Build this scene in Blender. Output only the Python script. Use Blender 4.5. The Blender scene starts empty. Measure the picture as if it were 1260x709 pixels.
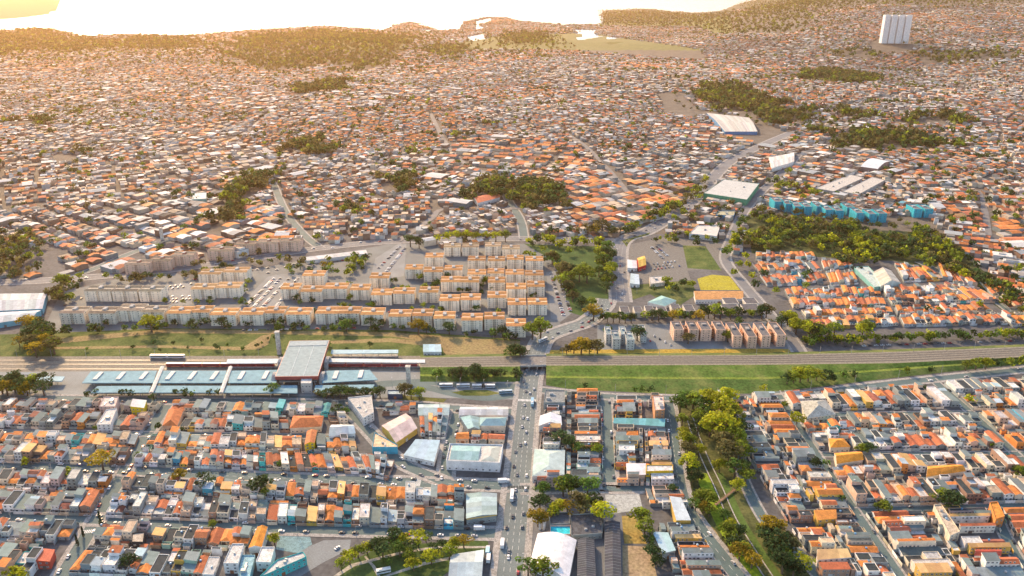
import bpy, math, random
import numpy as np
from mathutils import Vector
random.seed(7); RNG = np.random.default_rng(11)
SC = bpy.context.scene
COL = SC.collection

# ---------------------------------------------------------------- camera, sky, sun, exposure
K = 350/220
CAM_H, PITCH, FOC = 220.0*K, math.radians(21.4), 980.0        # metres, tilt below level, focal length in photo pixels (1260 wide)
cd = bpy.data.cameras.new('camera'); cam = bpy.data.objects.new('camera', cd); COL.objects.link(cam)
cam.location = (0, 0, CAM_H); cam.rotation_euler = (math.pi/2 - PITCH, 0, 0)
cd.sensor_width = 36; cd.lens = 36*FOC/1260; cd.clip_start = 1; cd.clip_end = 40000
SC.camera = cam
SUN_EL, SUN_AZ = math.radians(30), math.radians(-28)         # azimuth from the viewing direction, minus = left
world = bpy.data.worlds.new('World'); SC.world = world; world.use_nodes = True
wn = world.node_tree.nodes; wl = world.node_tree.links
bg = wn['Background']
sky = wn.new('ShaderNodeTexSky'); sky.sky_type = 'NISHITA'; sky.sun_disc = False
sky.sun_elevation = SUN_EL; sky.sun_rotation = SUN_AZ; sky.air_density = 1.0; sky.dust_density = 1.5; sky.ozone_density = 0.8
wl.new(sky.outputs[0], bg.inputs[0]); bg.inputs[1].default_value = 0.15
ld = bpy.data.lights.new('sun', 'SUN'); ld.energy = 3.2; ld.angle = math.radians(0.6); ld.color = (1.0, 0.67, 0.36)
sun = bpy.data.objects.new('sun', ld); COL.objects.link(sun)
sd = Vector((math.sin(SUN_AZ)*math.cos(SUN_EL), math.cos(SUN_AZ)*math.cos(SUN_EL), math.sin(SUN_EL)))
sun.rotation_euler = sd.to_track_quat('Z', 'Y').to_euler(); sun.location = (0, 0, 600)
SC.view_settings.view_transform = 'Standard'; SC.view_settings.look = 'None'
SC.view_settings.exposure = 1.3; SC.view_settings.gamma = 1
SC.cycles.use_denoising = True; SC.cycles.max_bounces = 5; SC.cycles.diffuse_bounces = 2; SC.cycles.glossy_bounces = 2
SC.cycles.transmission_bounces = 2; SC.cycles.volume_bounces = 0; SC.cycles.transparent_max_bounces = 4

# ---------------------------------------------------------------- place: pixel of the photograph <-> point on the ground
CP, SP = math.cos(PITCH), math.sin(PITCH)
def sstep(a, b, x):
    t = np.clip((x-a)/(b-a), 0, 1); return t*t*(3-2*t)
def terr(x, y):
    x = np.asarray(x, float)/K; y = np.asarray(y, float)/K; ys = np.maximum(y, 1.0)
    a = sstep(750, 1400, y)*(1-sstep(2700, 3200, y))
    h = a*(9*np.sin(x/240+1.3)*np.cos(y/290) + 6*np.sin((x+y)/160) + 5)
    h = h + 150*sstep(.17, .46, x/ys)*sstep(1150, 3900, y)
    return np.maximum(h, 0)*K
def ss(a, b, x):
    t = min(1.0, max(0.0, (x-a)/(b-a))); return t*t*(3-2*t)
def terr1(x, y):
    x /= K; y /= K
    a = ss(750, 1400, y)*(1-ss(2700, 3200, y))
    return K*max(0, (a*(9*math.sin(x/240+1.3)*math.cos(y/290)+6*math.sin((x+y)/160)+5)+150*ss(.17, .46, x/max(y, 1))*ss(1150, 3900, y)))
def ray(px, py):
    u = (px-630)/FOC; v = (354.5-py)/FOC
    return u, CP+SP*v, -SP+CP*v
def P(px, py, z=None):
    dx, dy, dz = ray(px, py)
    zz = 0.0 if z is None else z
    t = (CAM_H-zz)/-min(dz, -.008)
    if z is None and dy*t > 700*K:
        t = 500.0*K
        while t < 9000*K:
            if CAM_H+dz*t <= terr1(dx*t, dy*t): break
            t *= 1.03
        lo, hi = t/1.03, t
        for _ in range(12):
            t = (lo+hi)/2
            if CAM_H+dz*t <= terr1(dx*t, dy*t): hi = t
            else: lo = t
        zz = CAM_H+dz*t
    return Vector((dx*t, dy*t, zz))
def proj(x, y, z):
    f = y*CP-(z-CAM_H)*SP; u = y*SP+(z-CAM_H)*CP
    return 630+FOC*x/f, 354.5-FOC*u/f
def pip(x, y, poly):
    ins = np.zeros(np.shape(x), bool); n = len(poly)
    for i in range(n):
        x0, y0 = poly[i][:2]; x1, y1 = poly[(i+1) % n][:2]
        if y0 == y1: continue
        c = ((y0 > y) != (y1 > y)) & (x < (x1-x0)*(y-y0)/(y1-y0)+x0)
        ins ^= c
    return ins
def inpoly(x, y, poly):
    ins = False; n = len(poly)
    for i in range(n):
        x0, y0 = poly[i][0], poly[i][1]; j = i+1 if i+1 < n else 0; x1, y1 = poly[j][0], poly[j][1]
        if (y0 > y) != (y1 > y) and x < (x1-x0)*(y-y0)/(y1-y0)+x0: ins = not ins
    return ins

# ---------------------------------------------------------------- materials
def nodemat(name, rough=.85, bump=None, attr=True, base=(.5, .5, .5), var=.35, vscale=.25, fine=2.2, spec=.3, metal=0, trans=0, objrand=0, dry=None, streak=0):
    m = bpy.data.materials.new(name); m.use_nodes = True
    n = m.node_tree.nodes; l = m.node_tree.links; b = n['Principled BSDF']
    b.inputs['Roughness'].default_value = rough; b.inputs['Specular IOR Level'].default_value = spec; b.inputs['Metallic'].default_value = metal
    if attr:
        a = n.new('ShaderNodeAttribute'); a.attribute_name = 'Col'; src = a.outputs['Color']
    else:
        a = n.new('ShaderNodeRGB'); a.outputs[0].default_value = (*base, 1); src = a.outputs[0]
    g = n.new('ShaderNodeNewGeometry')
    t1 = n.new('ShaderNodeTexNoise'); t1.inputs['Scale'].default_value = vscale; t1.inputs['Detail'].default_value = 4
    t2 = n.new('ShaderNodeTexNoise'); t2.inputs['Scale'].default_value = fine; t2.inputs['Detail'].default_value = 2
    l.new(g.outputs['Position'], t1.inputs['Vector']); l.new(g.outputs['Position'], t2.inputs['Vector'])
    ad = n.new('ShaderNodeMath'); ad.operation = 'ADD'; l.new(t1.outputs[0], ad.inputs[0]); l.new(t2.outputs[0], ad.inputs[1])
    mr = n.new('ShaderNodeMapRange'); mr.inputs[1].default_value = .65; mr.inputs[2].default_value = 1.35
    mr.inputs[3].default_value = 1-var; mr.inputs[4].default_value = 1+var*.6; l.new(ad.outputs[0], mr.inputs[0])
    val = mr.outputs[0]
    if objrand:
        oi = n.new('ShaderNodeObjectInfo'); m2 = n.new('ShaderNodeMapRange'); m2.inputs[3].default_value = 1-objrand; m2.inputs[4].default_value = 1+objrand
        l.new(oi.outputs['Random'], m2.inputs[0]); mm = n.new('ShaderNodeMath'); mm.operation = 'MULTIPLY'
        l.new(val, mm.inputs[0]); l.new(m2.outputs[0], mm.inputs[1]); val = mm.outputs[0]
    if dry:
        t3 = n.new('ShaderNodeTexNoise'); t3.inputs['Scale'].default_value = .05; t3.inputs['Detail'].default_value = 5; t3.inputs['Roughness'].default_value = .7; l.new(g.outputs['Position'], t3.inputs['Vector'])
        m3 = n.new('ShaderNodeMapRange'); m3.inputs[1].default_value = .44; m3.inputs[2].default_value = .62; m3.inputs[4].default_value = .55; l.new(t3.outputs[0], m3.inputs[0])
        mx3 = n.new('ShaderNodeMix'); mx3.data_type = 'RGBA'; l.new(m3.outputs[0], mx3.inputs[0]); l.new(src, mx3.inputs[6]); mx3.inputs[7].default_value = (*dry, 1); src = mx3.outputs[2]
    if streak:
        mp = n.new('ShaderNodeMapping'); mp.inputs['Scale'].default_value = (1, 1, .08); l.new(g.outputs['Position'], mp.inputs[0])
        t4 = n.new('ShaderNodeTexNoise'); t4.inputs['Scale'].default_value = .9; t4.inputs['Detail'].default_value = 3; l.new(mp.outputs[0], t4.inputs['Vector'])
        m4 = n.new('ShaderNodeMapRange'); m4.inputs[1].default_value = .35; m4.inputs[2].default_value = .7; m4.inputs[3].default_value = 1-streak; m4.inputs[4].default_value = 1; l.new(t4.outputs[0], m4.inputs[0])
        mm4 = n.new('ShaderNodeMath'); mm4.operation = 'MULTIPLY'; l.new(val, mm4.inputs[0]); l.new(m4.outputs[0], mm4.inputs[1]); val = mm4.outputs[0]
    vm = n.new('ShaderNodeVectorMath'); vm.operation = 'SCALE'; l.new(src, vm.inputs[0]); l.new(val, vm.inputs['Scale'])
    l.new(vm.outputs[0], b.inputs['Base Color'])
    if bump:
        w = n.new('ShaderNodeTexWave'); w.inputs['Scale'].default_value = bump[0]; w.inputs['Distortion'].default_value = 1.5; w.bands_direction = 'DIAGONAL'
        l.new(g.outputs['Position'], w.inputs['Vector'])
        bp = n.new('ShaderNodeBump'); bp.inputs['Strength'].default_value = bump[1]; bp.inputs['Distance'].default_value = .1
        l.new(w.outputs[0], bp.inputs['Height']); l.new(bp.outputs[0], b.inputs['Normal'])
    if trans:
        tr = n.new('ShaderNodeBsdfTranslucent'); l.new(vm.outputs[0], tr.inputs[0])
        mx = n.new('ShaderNodeMixShader'); mx.inputs[0].default_value = trans
        l.new(b.outputs[0], mx.inputs[1]); l.new(tr.outputs[0], mx.inputs[2]); l.new(mx.outputs[0], n['Material Output'].inputs[0])
    return m
M = {
 'wall': nodemat('painted_render', .9, var=.3, streak=.07),
 'tile': nodemat('clay_tile', .85, bump=(1.2, .5), var=.45, vscale=.3, fine=1.3),
 'sheet': nodemat('corrugated_sheet', .85, bump=(1.0, .4), var=.3, spec=.15),
 'slab': nodemat('weathered_slab', .9, var=.55, vscale=.4, fine=1.6),
 'glass': nodemat('window_glass', .12, attr=False, base=(.03, .045, .055), var=.3, spec=.6),
 'paint': nodemat('car_paint', .4, var=.05, spec=.5),
 'leaf': nodemat('foliage', .75, var=.6, vscale=.12, fine=.7, trans=.5, objrand=.3, spec=.15),
 'bark': nodemat('bark', .95, var=.4),
 'ground': nodemat('city_ground', .95, var=.5, vscale=.035, fine=.25),
 'lawn': nodemat('mown_grass', .95, var=.45, vscale=.06, fine=.5, spec=.1),
 'asphalt': nodemat('asphalt', .85, var=.3, vscale=.05, fine=.9),
 'grass': nodemat('grass_cover', .95, var=.6, vscale=.05, fine=.45, spec=.1, dry=(.15, .14, .05)),
}
MATS = list(M); MI = {k: i for i, k in enumerate(MATS)}
def build_water():
    m = bpy.data.materials.new('lake_water'); m.use_nodes = True
    n = m.node_tree.nodes; l = m.node_tree.links; b = n['Principled BSDF']
    b.inputs['Base Color'].default_value = (.05, .08, .1, 1); b.inputs['Roughness'].default_value = .22; b.inputs['IOR'].default_value = 1.33
    b.inputs['Specular IOR Level'].default_value = .6
    t = n.new('ShaderNodeTexNoise'); t.inputs['Scale'].default_value = .08; t.inputs['Detail'].default_value = 6
    g = n.new('ShaderNodeNewGeometry'); l.new(g.outputs['Position'], t.inputs['Vector'])
    bp = n.new('ShaderNodeBump'); bp.inputs['Strength'].default_value = .3; bp.inputs['Distance'].default_value = 1
    l.new(t.outputs[0], bp.inputs['Height']); l.new(bp.outputs[0], b.inputs['Normal'])
    return m
M_WATER = build_water()

# ---------------------------------------------------------------- mesh collecting
class MB:
    def __init__(s): s.v = []; s.f = []; s.c = []; s.m = []
    def face(s, pts, col, mat='wall'):
        k = len(s.v); s.v.extend([tuple(p) for p in pts]); s.f.append(tuple(range(k, k+len(pts)))); s.c.append(col); s.m.append(MI[mat])
    def prism(s, quad, z0, z1, col, mat='wall', top=True, topcol=None, topmat=None, bottom=False):
        n = len(quad)
        for i in range(n):
            a, b = quad[i], quad[(i+1) % n]
            s.face([(a[0], a[1], z0), (a[0], a[1], z1), (b[0], b[1], z1), (b[0], b[1], z0)], col, mat)
        if top: s.face([(q[0], q[1], z1) for q in reversed(quad)], topcol or col, topmat or mat)
        if bottom: s.face([(q[0], q[1], z0) for q in quad], col, mat)
    def box(s, c, size, col, mat='wall', rot=0):
        cx, cy, z = c; w, d, h = size; ca, sa = math.cos(rot), math.sin(rot)
        q = [(cx+x*ca-y*sa, cy+x*sa+y*ca) for x, y in ((-w/2, d/2), (w/2, d/2), (w/2, -d/2), (-w/2, -d/2))]
        s.prism(q, z, z+h, col, mat, bottom=True)
    def cyl(s, c, r, h, col, mat='wall', n=10, r2=None):
        r2 = r if r2 is None else r2
        a = [(math.cos(2*math.pi*i/n), math.sin(2*math.pi*i/n)) for i in range(n)]
        for i in range(n):
            p, q = a[i], a[(i+1) % n]
            s.face([(c[0]+p[0]*r, c[1]+p[1]*r, c[2]), (c[0]+q[0]*r, c[1]+q[1]*r, c[2]), (c[0]+q[0]*r2, c[1]+q[1]*r2, c[2]+h), (c[0]+p[0]*r2, c[1]+p[1]*r2, c[2]+h)], col, mat)
        s.face([(c[0]+p[0]*r2, c[1]+p[1]*r2, c[2]+h) for p in a], col, mat)
    def tube(s, a, b, r, col, mat='wall', n=6, r2=None):
        a = Vector(a); b = Vector(b); d = (b-a).normalized(); r2 = r if r2 is None else r2
        u = d.orthogonal().normalized(); w = d.cross(u)
        ra = [a+u*math.cos(2*math.pi*i/n)*r+w*math.sin(2*math.pi*i/n)*r for i in range(n)]
        rb = [b+u*math.cos(2*math.pi*i/n)*r2+w*math.sin(2*math.pi*i/n)*r2 for i in range(n)]
        for i in range(n): s.face([ra[i], ra[(i+1) % n], rb[(i+1) % n], rb[i]], col, mat)
        s.face(rb, col, mat)
    def add(s, o):
        k = len(s.v); s.v += o.v; s.f += [tuple(i+k for i in f) for f in o.f]; s.c += o.c; s.m += o.m
    def mesh(s, name, org=(0, 0, 0)):
        me = bpy.data.meshes.new(name)
        ox, oy, oz = org
        me.from_pydata([(x-ox, y-oy, z-oz) for x, y, z in s.v], [], s.f)
        finish(me, np.array(s.c, float), np.array(s.m))
        return me
def finish(me, cols, mats):
    used = sorted(set(int(i) for i in np.unique(mats))); remap = np.zeros(len(MATS), int)
    for j, i in enumerate(used): me.materials.append(M[MATS[i]]); remap[i] = j
    me.polygons.foreach_set('material_index', remap[mats].astype(np.int32))
    a = me.attributes.new('Col', 'FLOAT_COLOR', 'FACE')
    c4 = np.ones((len(cols), 4), np.float32); c4[:, :3] = cols[:, :3]; a.data.foreach_set('color', c4.ravel())
    me.update()
def link(name, me, parent=None, loc=(0, 0, 0), rz=0, scale=None):
    o = bpy.data.objects.new(name, me); COL.objects.link(o)
    if parent is not None: o.parent = parent
    o.location = loc
    if rz: o.rotation_euler = (0, 0, rz)
    if scale: o.scale = scale
    return o
def tag(o, label=None, cat=None, group=None, kind=None):
    if label: o['label'] = label
    if cat: o['category'] = cat
    if group: o['group'] = group
    if kind: o['kind'] = kind
    return o
def empty(name, loc, label, cat, group=None, rz=0):
    o = bpy.data.objects.new(name, None); COL.objects.link(o); o.location = loc; o.rotation_euler = (0, 0, rz); o.empty_display_size = 1
    return tag(o, label, cat, group)
def copytree(root, loc, rz, label, group=None):
    r = root.copy(); COL.objects.link(r); r.location = loc; r.rotation_euler = (0, 0, rz); r['label'] = label
    if group: r['group'] = group
    for ch in root.children:
        c = ch.copy(); COL.objects.link(c); c.parent = r
        for g in ch.children:
            d = g.copy(); COL.objects.link(d); d.parent = c
    return r
_ord = ['first', 'second', 'third', 'fourth', 'fifth', 'sixth', 'seventh', 'eighth', 'ninth', 'tenth', 'eleventh', 'twelfth', 'thirteenth', 'fourteenth', 'fifteenth', 'sixteenth', 'seventeenth', 'eighteenth', 'nineteenth']
_tens = ['', '', 'twenty', 'thirty', 'forty', 'fifty', 'sixty', 'seventy', 'eighty', 'ninety']
_tth = ['', '', 'twentieth', 'thirtieth', 'fortieth', 'fiftieth', 'sixtieth', 'seventieth', 'eightieth', 'ninetieth']
def nth(i):
    if i < 19: return _ord[i]
    n = i+1
    return _tth[n//10] if n % 10 == 0 else _tens[n//10]+'-'+_ord[n % 10-1]

# ---------------------------------------------------------------- ground, lake, roads
LAKE = [(-600, 44), (-200, 40), (0, 38), (60, 35), (78, 39), (100, 45), (160, 42), (235, 44), (262, 41), (300, 38), (400, 32), (440, 35), (470, 38), (487, 31), (505, 27), (540, 38), (566, 36), (570, 27), (600, 21), (620, 21), (640, 26), (690, 30), (740, 31),
        (735, 13), (800, 10), (862, 18), (885, 19), (910, 11), (945, 8), (962, -2), (985, -10), (1100, -40), (-600, -40)]
SPIT = [(-600, -20), (60, -20), (75, 2), (74, 12), (60, 18), (30, 22), (0, 24), (-600, 27)]
PONDS = [[(585, 26), (604, 22), (606, 26), (590, 32), (600, 34), (585, 38)], [(575, 45), (596, 41), (597, 48), (577, 51)], [(545, 51), (556, 47), (563, 50)], [(505, 37), (530, 36), (528, 40)],
         [(706, 36), (735, 37), (732, 42), (738, 45), (712, 50), (708, 48), (722, 44), (708, 40)], [(682, 30), (702, 32), (698, 34)], [(746, 44), (762, 47), (750, 49)], [(746, 54), (764, 55), (750, 57)]]
def is_lake(x, y):
    px, py = proj(x, y, 0*x-1.0)
    w = pip(px, py, LAKE) & ~pip(px, py, SPIT)
    for p in PONDS: w |= pip(px, py, p)
    return w & (y > 1500*K)
def make_ground():
    ys = [140.0*K]
    while ys[-1] < 11000*K: ys.append(ys[-1]*(1.02 if ys[-1] < 2300*K else 1.008 if ys[-1] < 5200*K else 1.03))
    ys = np.array(ys); us = np.linspace(-1, 1, 300)
    Y, U = np.meshgrid(ys, us, indexing='ij'); X = U*(1.0*Y+260*K)
    Z = terr(X, Y); lk = is_lake(X, Y); Z = np.where(lk, -6, Z)
    ny, nx = Y.shape
    v = np.stack([X, Y, Z], -1).reshape(-1, 3)
    i = np.arange((ny-1)*nx).reshape(ny-1, nx)[:, :-1].ravel()
    f = np.stack([i, i+1, i+1+nx, i+nx], -1)
    me = bpy.data.meshes.new('ground'); me.from_pydata(v.tolist(), [], f.tolist())
    c = v[f].mean(1); px, py = proj(c[:, 0], c[:, 1], c[:, 2])
    col = np.tile([.10, .10, .10], (len(f), 1))
    col[c[:, 1] > 700*K] = (.12, .105, .085)
    wet = (py < 62) & (c[:, 1] > 2000*K) & (px > 400) & (px < 900)
    col[wet] = (.13, .14, .04); col[(c[:, 1] > 4200*K)] = (.07, .08, .04)
    finish(me, col, np.full(len(f), MI['ground']))
    for p in me.polygons: p.use_smooth = True
    tag(link('ground', me), kind='structure')
    w = bpy.data.meshes.new('lake'); w.from_pydata([(-11200*K, 1700*K, -1.0), (11200*K, 1700*K, -1.0), (11200*K, 10990*K, -1.0), (-11200*K, 10990*K, -1.0)], [], [(0, 1, 2, 3)]); w.materials.append(M_WATER)
    tag(link('lake_water', w), kind='structure')
make_ground()
def smooth(pts, per=6):
    pts = [Vector((p[0], p[1], 0)) for p in pts]
    if len(pts) < 3: return pts
    e = [pts[0]*2-pts[1]]+pts+[pts[-1]*2-pts[-2]]; out = []
    for i in range(1, len(e)-2):
        for k in range(per):
            t = k/per; a, b, c, d = e[i-1:i+3]
            out.append(.5*((2*b)+(c-a)*t+(2*a-5*b+4*c-d)*t*t+(3*b-a-3*c+d)*t**3))
    out.append(pts[-1]); return out
def subdiv(pts, step):
    out = []
    for a, b in zip(pts[:-1], pts[1:]):
        n = max(1, int((b-a).length/step))
        out += [a.lerp(b, k/n) for k in range(n)]
    return out+[pts[-1]]
def offs(pts, d):
    out = []
    for i, p in enumerate(pts):
        a = pts[max(0, i-1)]; b = pts[min(len(pts)-1, i+1)]; t = (b-a).normalized()
        out.append(p+Vector((t.y, -t.x, 0))*d)
    return out
def strip(mb, L, R, z, col, mat, zf=None):
    for i in range(len(L)-1):
        q = [L[i], R[i], R[i+1], L[i+1]]
        mb.face([(p.x, p.y, z+(terr1(p.x, p.y) if p.y > 740*K else 0)) for p in q], col, mat)
ROADS = []
def road(name, label_px, width, z=.05, walk=2.2, col=(.085, .13, .13), far=False, marks=0, wpts=None):
    w = wpts or [P(*p) for p in label_px]; width *= 1.25; walk *= 1.5
    pts = subdiv(smooth(w), 18 if far else 25)
    mb = MB(); strip(mb, offs(pts, -width/2), offs(pts, width/2), z+(.5 if far else 0), col, 'asphalt')
    o = tag(link(name, mb.mesh(name)), kind='structure')
    if walk and not far:
        for s in (-1, 1):
            k = MB(); a, b = offs(pts, s*width/2), offs(pts, s*(width/2+walk))
            if s > 0: a, b = b, a
            L, R = (b, a)
            strip(k, L, R, z+.14, (.30, .29, .27), 'slab') if s < 0 else strip(k, L, R, z+.14, (.30, .29, .27), 'slab')
            e = offs(pts, s*width/2)
            for i in range(len(e)-1):
                k.face([(e[i].x, e[i].y, z), (e[i+1].x, e[i+1].y, z), (e[i+1].x, e[i+1].y, z+.14), (e[i].x, e[i].y, z+.14)], (.4, .4, .38), 'slab')
            link('pavement', k.mesh('pavement'), o)
    if marks:
        k = MB()
        for off in marks:
            q = subdiv(offs(pts, off*1.25), 3.0); a, b = offs(q, -.12), offs(q, .12)
            for i in range(0, len(q)-1, 2):
                k.face([(p.x, p.y, z+.012) for p in (a[i], b[i], b[i+1], a[i+1])], (.55, .55, .52), 'wall')
        tag(link('lane_marking', k.mesh('lane_marking'), o), kind='stuff')
    ROADS.append((pts, width/2+walk))
    return pts, o
def crosswalk(road_obj, pts, at, width, z=.05):
    width *= 1.25; at = Vector((at.x, at.y, 0)); i = min(range(len(pts)), key=lambda k: (pts[k]-at).length); a = pts[max(0, i-1)]; b = pts[min(len(pts)-1, i+1)]
    t = (b-a).normalized(); n = Vector((t.y, -t.x, 0)); k = MB(); c = pts[i]
    x = -width/2+.4
    while x < width/2-.4:
        q = [c+n*x-t*1.8, c+n*(x+.55)-t*1.8, c+n*(x+.55)+t*1.8, c+n*x+t*1.8]
        k.face([(p.x, p.y, z+.016) for p in q], (.8, .8, .77), 'wall'); x += 1.15
    tag(link('crosswalk', k.mesh('crosswalk'), road_obj), kind='stuff')
PATCHES = [0]
def patch(name, px, z, col, mat, kind='structure', label=None, cat=None):
    PATCHES[0] += 1; z += PATCHES[0]*.0007
    mb = MB(); mb.face([(p.x, p.y, z) for p in [P(*q, z) for q in px]], col, mat)
    me = mb.mesh(name)
    if me.polygons[0].normal.z < 0: me.flip_normals()
    o = link(name, me)
    return tag(o, label, cat, kind=kind)
# ---------------------------------------------------------------- roads near the camera
AVE, ave_o = road('avenue', [(623, 760), (627, 709), (638, 600), (650, 480), (655, 455), (662, 430), (672, 415), (700, 404), (722, 396), (742, 378), (746, 368)], 13, z=.10, col=(.13, .16, .16), walk=3.0, marks=(-3.2, .0, 3.2))
SA, sa_o = road('station_street', [(-60, 489), (200, 493), (480, 498), (560, 503), (632, 507)], 8, z=.06)
SB, _ = road('street', [(-60, 531), (160, 534), (310, 536), (436, 538)], 4.5, z=.065, walk=1.0)
SCc, sc_o = road('street', [(-70, 571), (160, 579), (310, 587), (628, 598)], 8.5, z=.07, marks=(0,))
SD, sd_o = road('street', [(-80, 633), (160, 641), (310, 649), (622, 657)], 7.5, z=.075)
SX, sx_o = road('street', [(70, 720), (118, 641), (163, 563), (208, 494)], 7.5, z=.08)
SDG, _ = road('street', [(418, 497), (432, 508), (452, 528), (478, 556), (500, 573), (548, 594)], 7, z=.085)
SE, _ = road('street', [(548, 592), (551, 560), (560, 520), (564, 504)], 7, z=.055)
S2, _ = road('street', [(744, 489), (746, 520), (749, 592), (751, 602)], 8, z=.06)
SG, sg_o = road('park_road', [(818, 488), (823, 505), (828, 545), (836, 599), (845, 625), (862, 652), (884, 680), (910, 712), (935, 745)], 8, z=.065, marks=(0,))
SH, _ = road('street', [(640, 602), (700, 601), (760, 601), (836, 599)], 6.5, z=.07)
ST, _ = road('embankment_road', [(664, 480), (700, 484), (760, 489), (818, 490), (900, 493), (960, 489), (1100, 472), (1260, 455), (1340, 446)], 6.5, z=.075)
SK, _ = road('street', [(902, 495), (906, 530), (912, 570), (917, 595), (944, 645), (979, 677), (1010, 712), (1040, 745)], 5.5, z=.08, walk=1.0)
TR, _ = road('terminal_road', [(300, 489.5), (400, 490), (470, 472), (520, 476), (560, 485), (600, 490), (640, 484)], 8, z=.09, walk=0)
TR2, _ = road('terminal_road', [(468, 473), (520, 470), (570, 473), (640, 477)], 9, z=.095, walk=0)
V = lambda x, y: Vector((x*K, y*K, 0))
R1, _ = road('street', None, 5.5, walk=1.0, z=.07, wpts=[V(150, 402), V(150, 360), V(151, 300), V(153, 240), V(154, 215)])
R2, _ = road('street', None, 5.5, walk=1.0, z=.085, wpts=[V(246, 416), V(248, 380), V(249, 330), V(250, 292)])
R3, _ = road('street', None, 5.5, walk=1.0, z=.09, wpts=[V(213, 293), V(207, 270), V(203, 250), V(200, 225)])
RX, _ = road('street', None, 5.5, walk=1.0, z=.095, wpts=[V(152, 291), V(210, 294), V(330, 298)])
RY, _ = road('street', None, 4.5, z=.06, walk=1, wpts=[V(152, 336), V(330, 337)])
RZ, _ = road('street', None, 4.5, z=.055, walk=1, wpts=[V(152, 374), V(330, 378)])
crosswalk(ave_o, AVE, P(636, 592), 15, .10); crosswalk(ave_o, AVE, P(633, 609), 15, .10); crosswalk(ave_o, AVE, P(648, 497), 15, .10)
crosswalk(sx_o, SX, P(113, 650), 7.5, .08); crosswalk(sc_o, SCc, P(535, 595), 8.5, .07)

# roads in the middle distance
M1, m1_o = road('main_road', [(764, 372), (761, 335), (762, 305), (772, 293), (800, 283), (850, 250), (875, 222), (900, 198), (940, 178), (975, 163)], 16, z=.06, walk=2.5, marks=(-3.7, 0, 3.7), col=(.16, .165, .17))
M2, _ = road('road', [(-80, 350), (60, 345), (200, 333), (300, 320), (390, 306), (490, 297), (640, 294), (765, 297)], 13, z=.07, walk=2, marks=(0,), col=(.15, .155, .16))
M3, _ = road('road', [(1000, 462), (975, 420), (948, 389), (915, 350), (893, 320), (900, 295), (915, 262), (935, 238), (960, 215), (985, 188)], 9, z=.075, walk=2, col=(.15, .155, .16))
M4, _ = road('road', [(80, 343), (118, 330), (160, 312), (196, 300), (215, 290)], 8, z=.055, walk=1.5)
M5, _ = road('road', [(395, 306), (375, 290), (352, 262), (336, 225)], 8, z=.05, walk=1.5, far=False)
M6, _ = road('road', [(1195, 335), (1130, 322), (1180, 345), (1228, 372), (1262, 398), (1320, 430)][1:], 7, z=.05, walk=1.5)
M7, _ = road('road', [(645, 293), (640, 270), (625, 245), (612, 215)], 9, z=.052, walk=1.5, far=False)
for k, pl in enumerate([[(490, 297), (530, 270), (545, 258), (600, 255), (650, 258)], [(1216, 290), (1212, 262), (1204, 235)], [(975, 163), (1010, 140), (1090, 120), (1180, 108)], [(530, 140), (545, 170), (570, 200), (600, 214)],
                        [(180, 200), (225, 190), (290, 170), (330, 140)], [(690, 160), (720, 180), (745, 205), (775, 240)]]):
    road('road', pl, 8, z=.04, far=True, walk=0, col=(.17, .165, .16))

# ---------------------------------------------------------------- paved yards, parks, banks
patch('terminal_yard', [(-60, 447), (300, 447), (520, 455), (640, 464), (640, 492), (520, 489), (300, 491), (-60, 488)], .03, (.19, .21, .21), 'asphalt')
patch('rail_yard', [(-80, 439), (300, 438), (520, 438), (560, 444), (520, 457), (300, 456), (-80, 458)], .042, (.19, .175, .14), 'slab')
patch('grass_bank', [(-80, 414), (60, 410), (200, 404), (480, 406), (640, 418), (640, 446), (560, 444), (520, 438), (300, 438), (-80, 439)], .03, (.075, .115, .03), 'grass')
for q in ([(40, 419), (200, 405), (480, 409), (640, 420), (640, 427), (560, 426), (480, 414), (330, 411), (200, 410), (60, 424)],
          [(300, 427), (322, 413), (334, 411), (330, 424), (318, 430), (290, 431), (200, 428), (60, 430), (60, 427), (200, 425)],
          [(545, 423), (600, 421), (636, 430), (634, 445), (555, 444), (545, 432)], [(400, 420), (480, 416), (560, 423), (545, 428), (480, 421), (410, 423)]):
    patch('dirt_track', q, .038+.004*PATCHES[0], (.30, .225, .11), 'grass')
patch('estate_yard', [(50, 412), (75, 360), (200, 330), (240, 345), (480, 300), (700, 300), (672, 330), (690, 400), (664, 414), (480, 408), (200, 405)], .02, (.125, .14, .14), 'asphalt')
patch('parking_lot', [(290, 380), (330, 340), (365, 335), (372, 345), (340, 380), (330, 388)], .034, (.17, .185, .19), 'asphalt')
patch('parking_lot', [(672, 335), (686, 333), (704, 385), (690, 396), (678, 392)], .034, (.17, .185, .19), 'asphalt')
patch('parking_lot', [(195, 372), (205, 350), (235, 348), (236, 374), (225, 378)], .034, (.17, .185, .19), 'asphalt')
patch('parking_lot', [(455, 345), (462, 318), (490, 300), (500, 300), (497, 340)], .034, (.18, .195, .2), 'asphalt')
patch('park_lawn', [(645, 300), (700, 303), (757, 303), (756, 350), (748, 368), (720, 390), (700, 384), (690, 340), (676, 318)], .036, (.055, .10, .03), 'lawn')
patch('park_lawn', [(840, 302), (868, 303), (888, 333), (846, 330)], .036, (.075, .12, .03), 'grass')
patch('flower_meadow', [(858, 343), (876, 338), (898, 340), (911, 357), (862, 357)], .036, (.42, .37, .04), 'grass')
patch('park_lawn', [(788, 350), (850, 345), (858, 362), (830, 380), (800, 362), (770, 372), (772, 352)], .032, (.06, .095, .03), 'grass')
patch('estate_yard', [(735, 400), (970, 395), (985, 432), (735, 434)], .028, (.16, .18, .185), 'asphalt')
patch('estate_yard', [(768, 302), (840, 288), (900, 300), (890, 330), (846, 333), (850, 345), (770, 350)], .024, (.15, .145, .13), 'slab')
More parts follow.
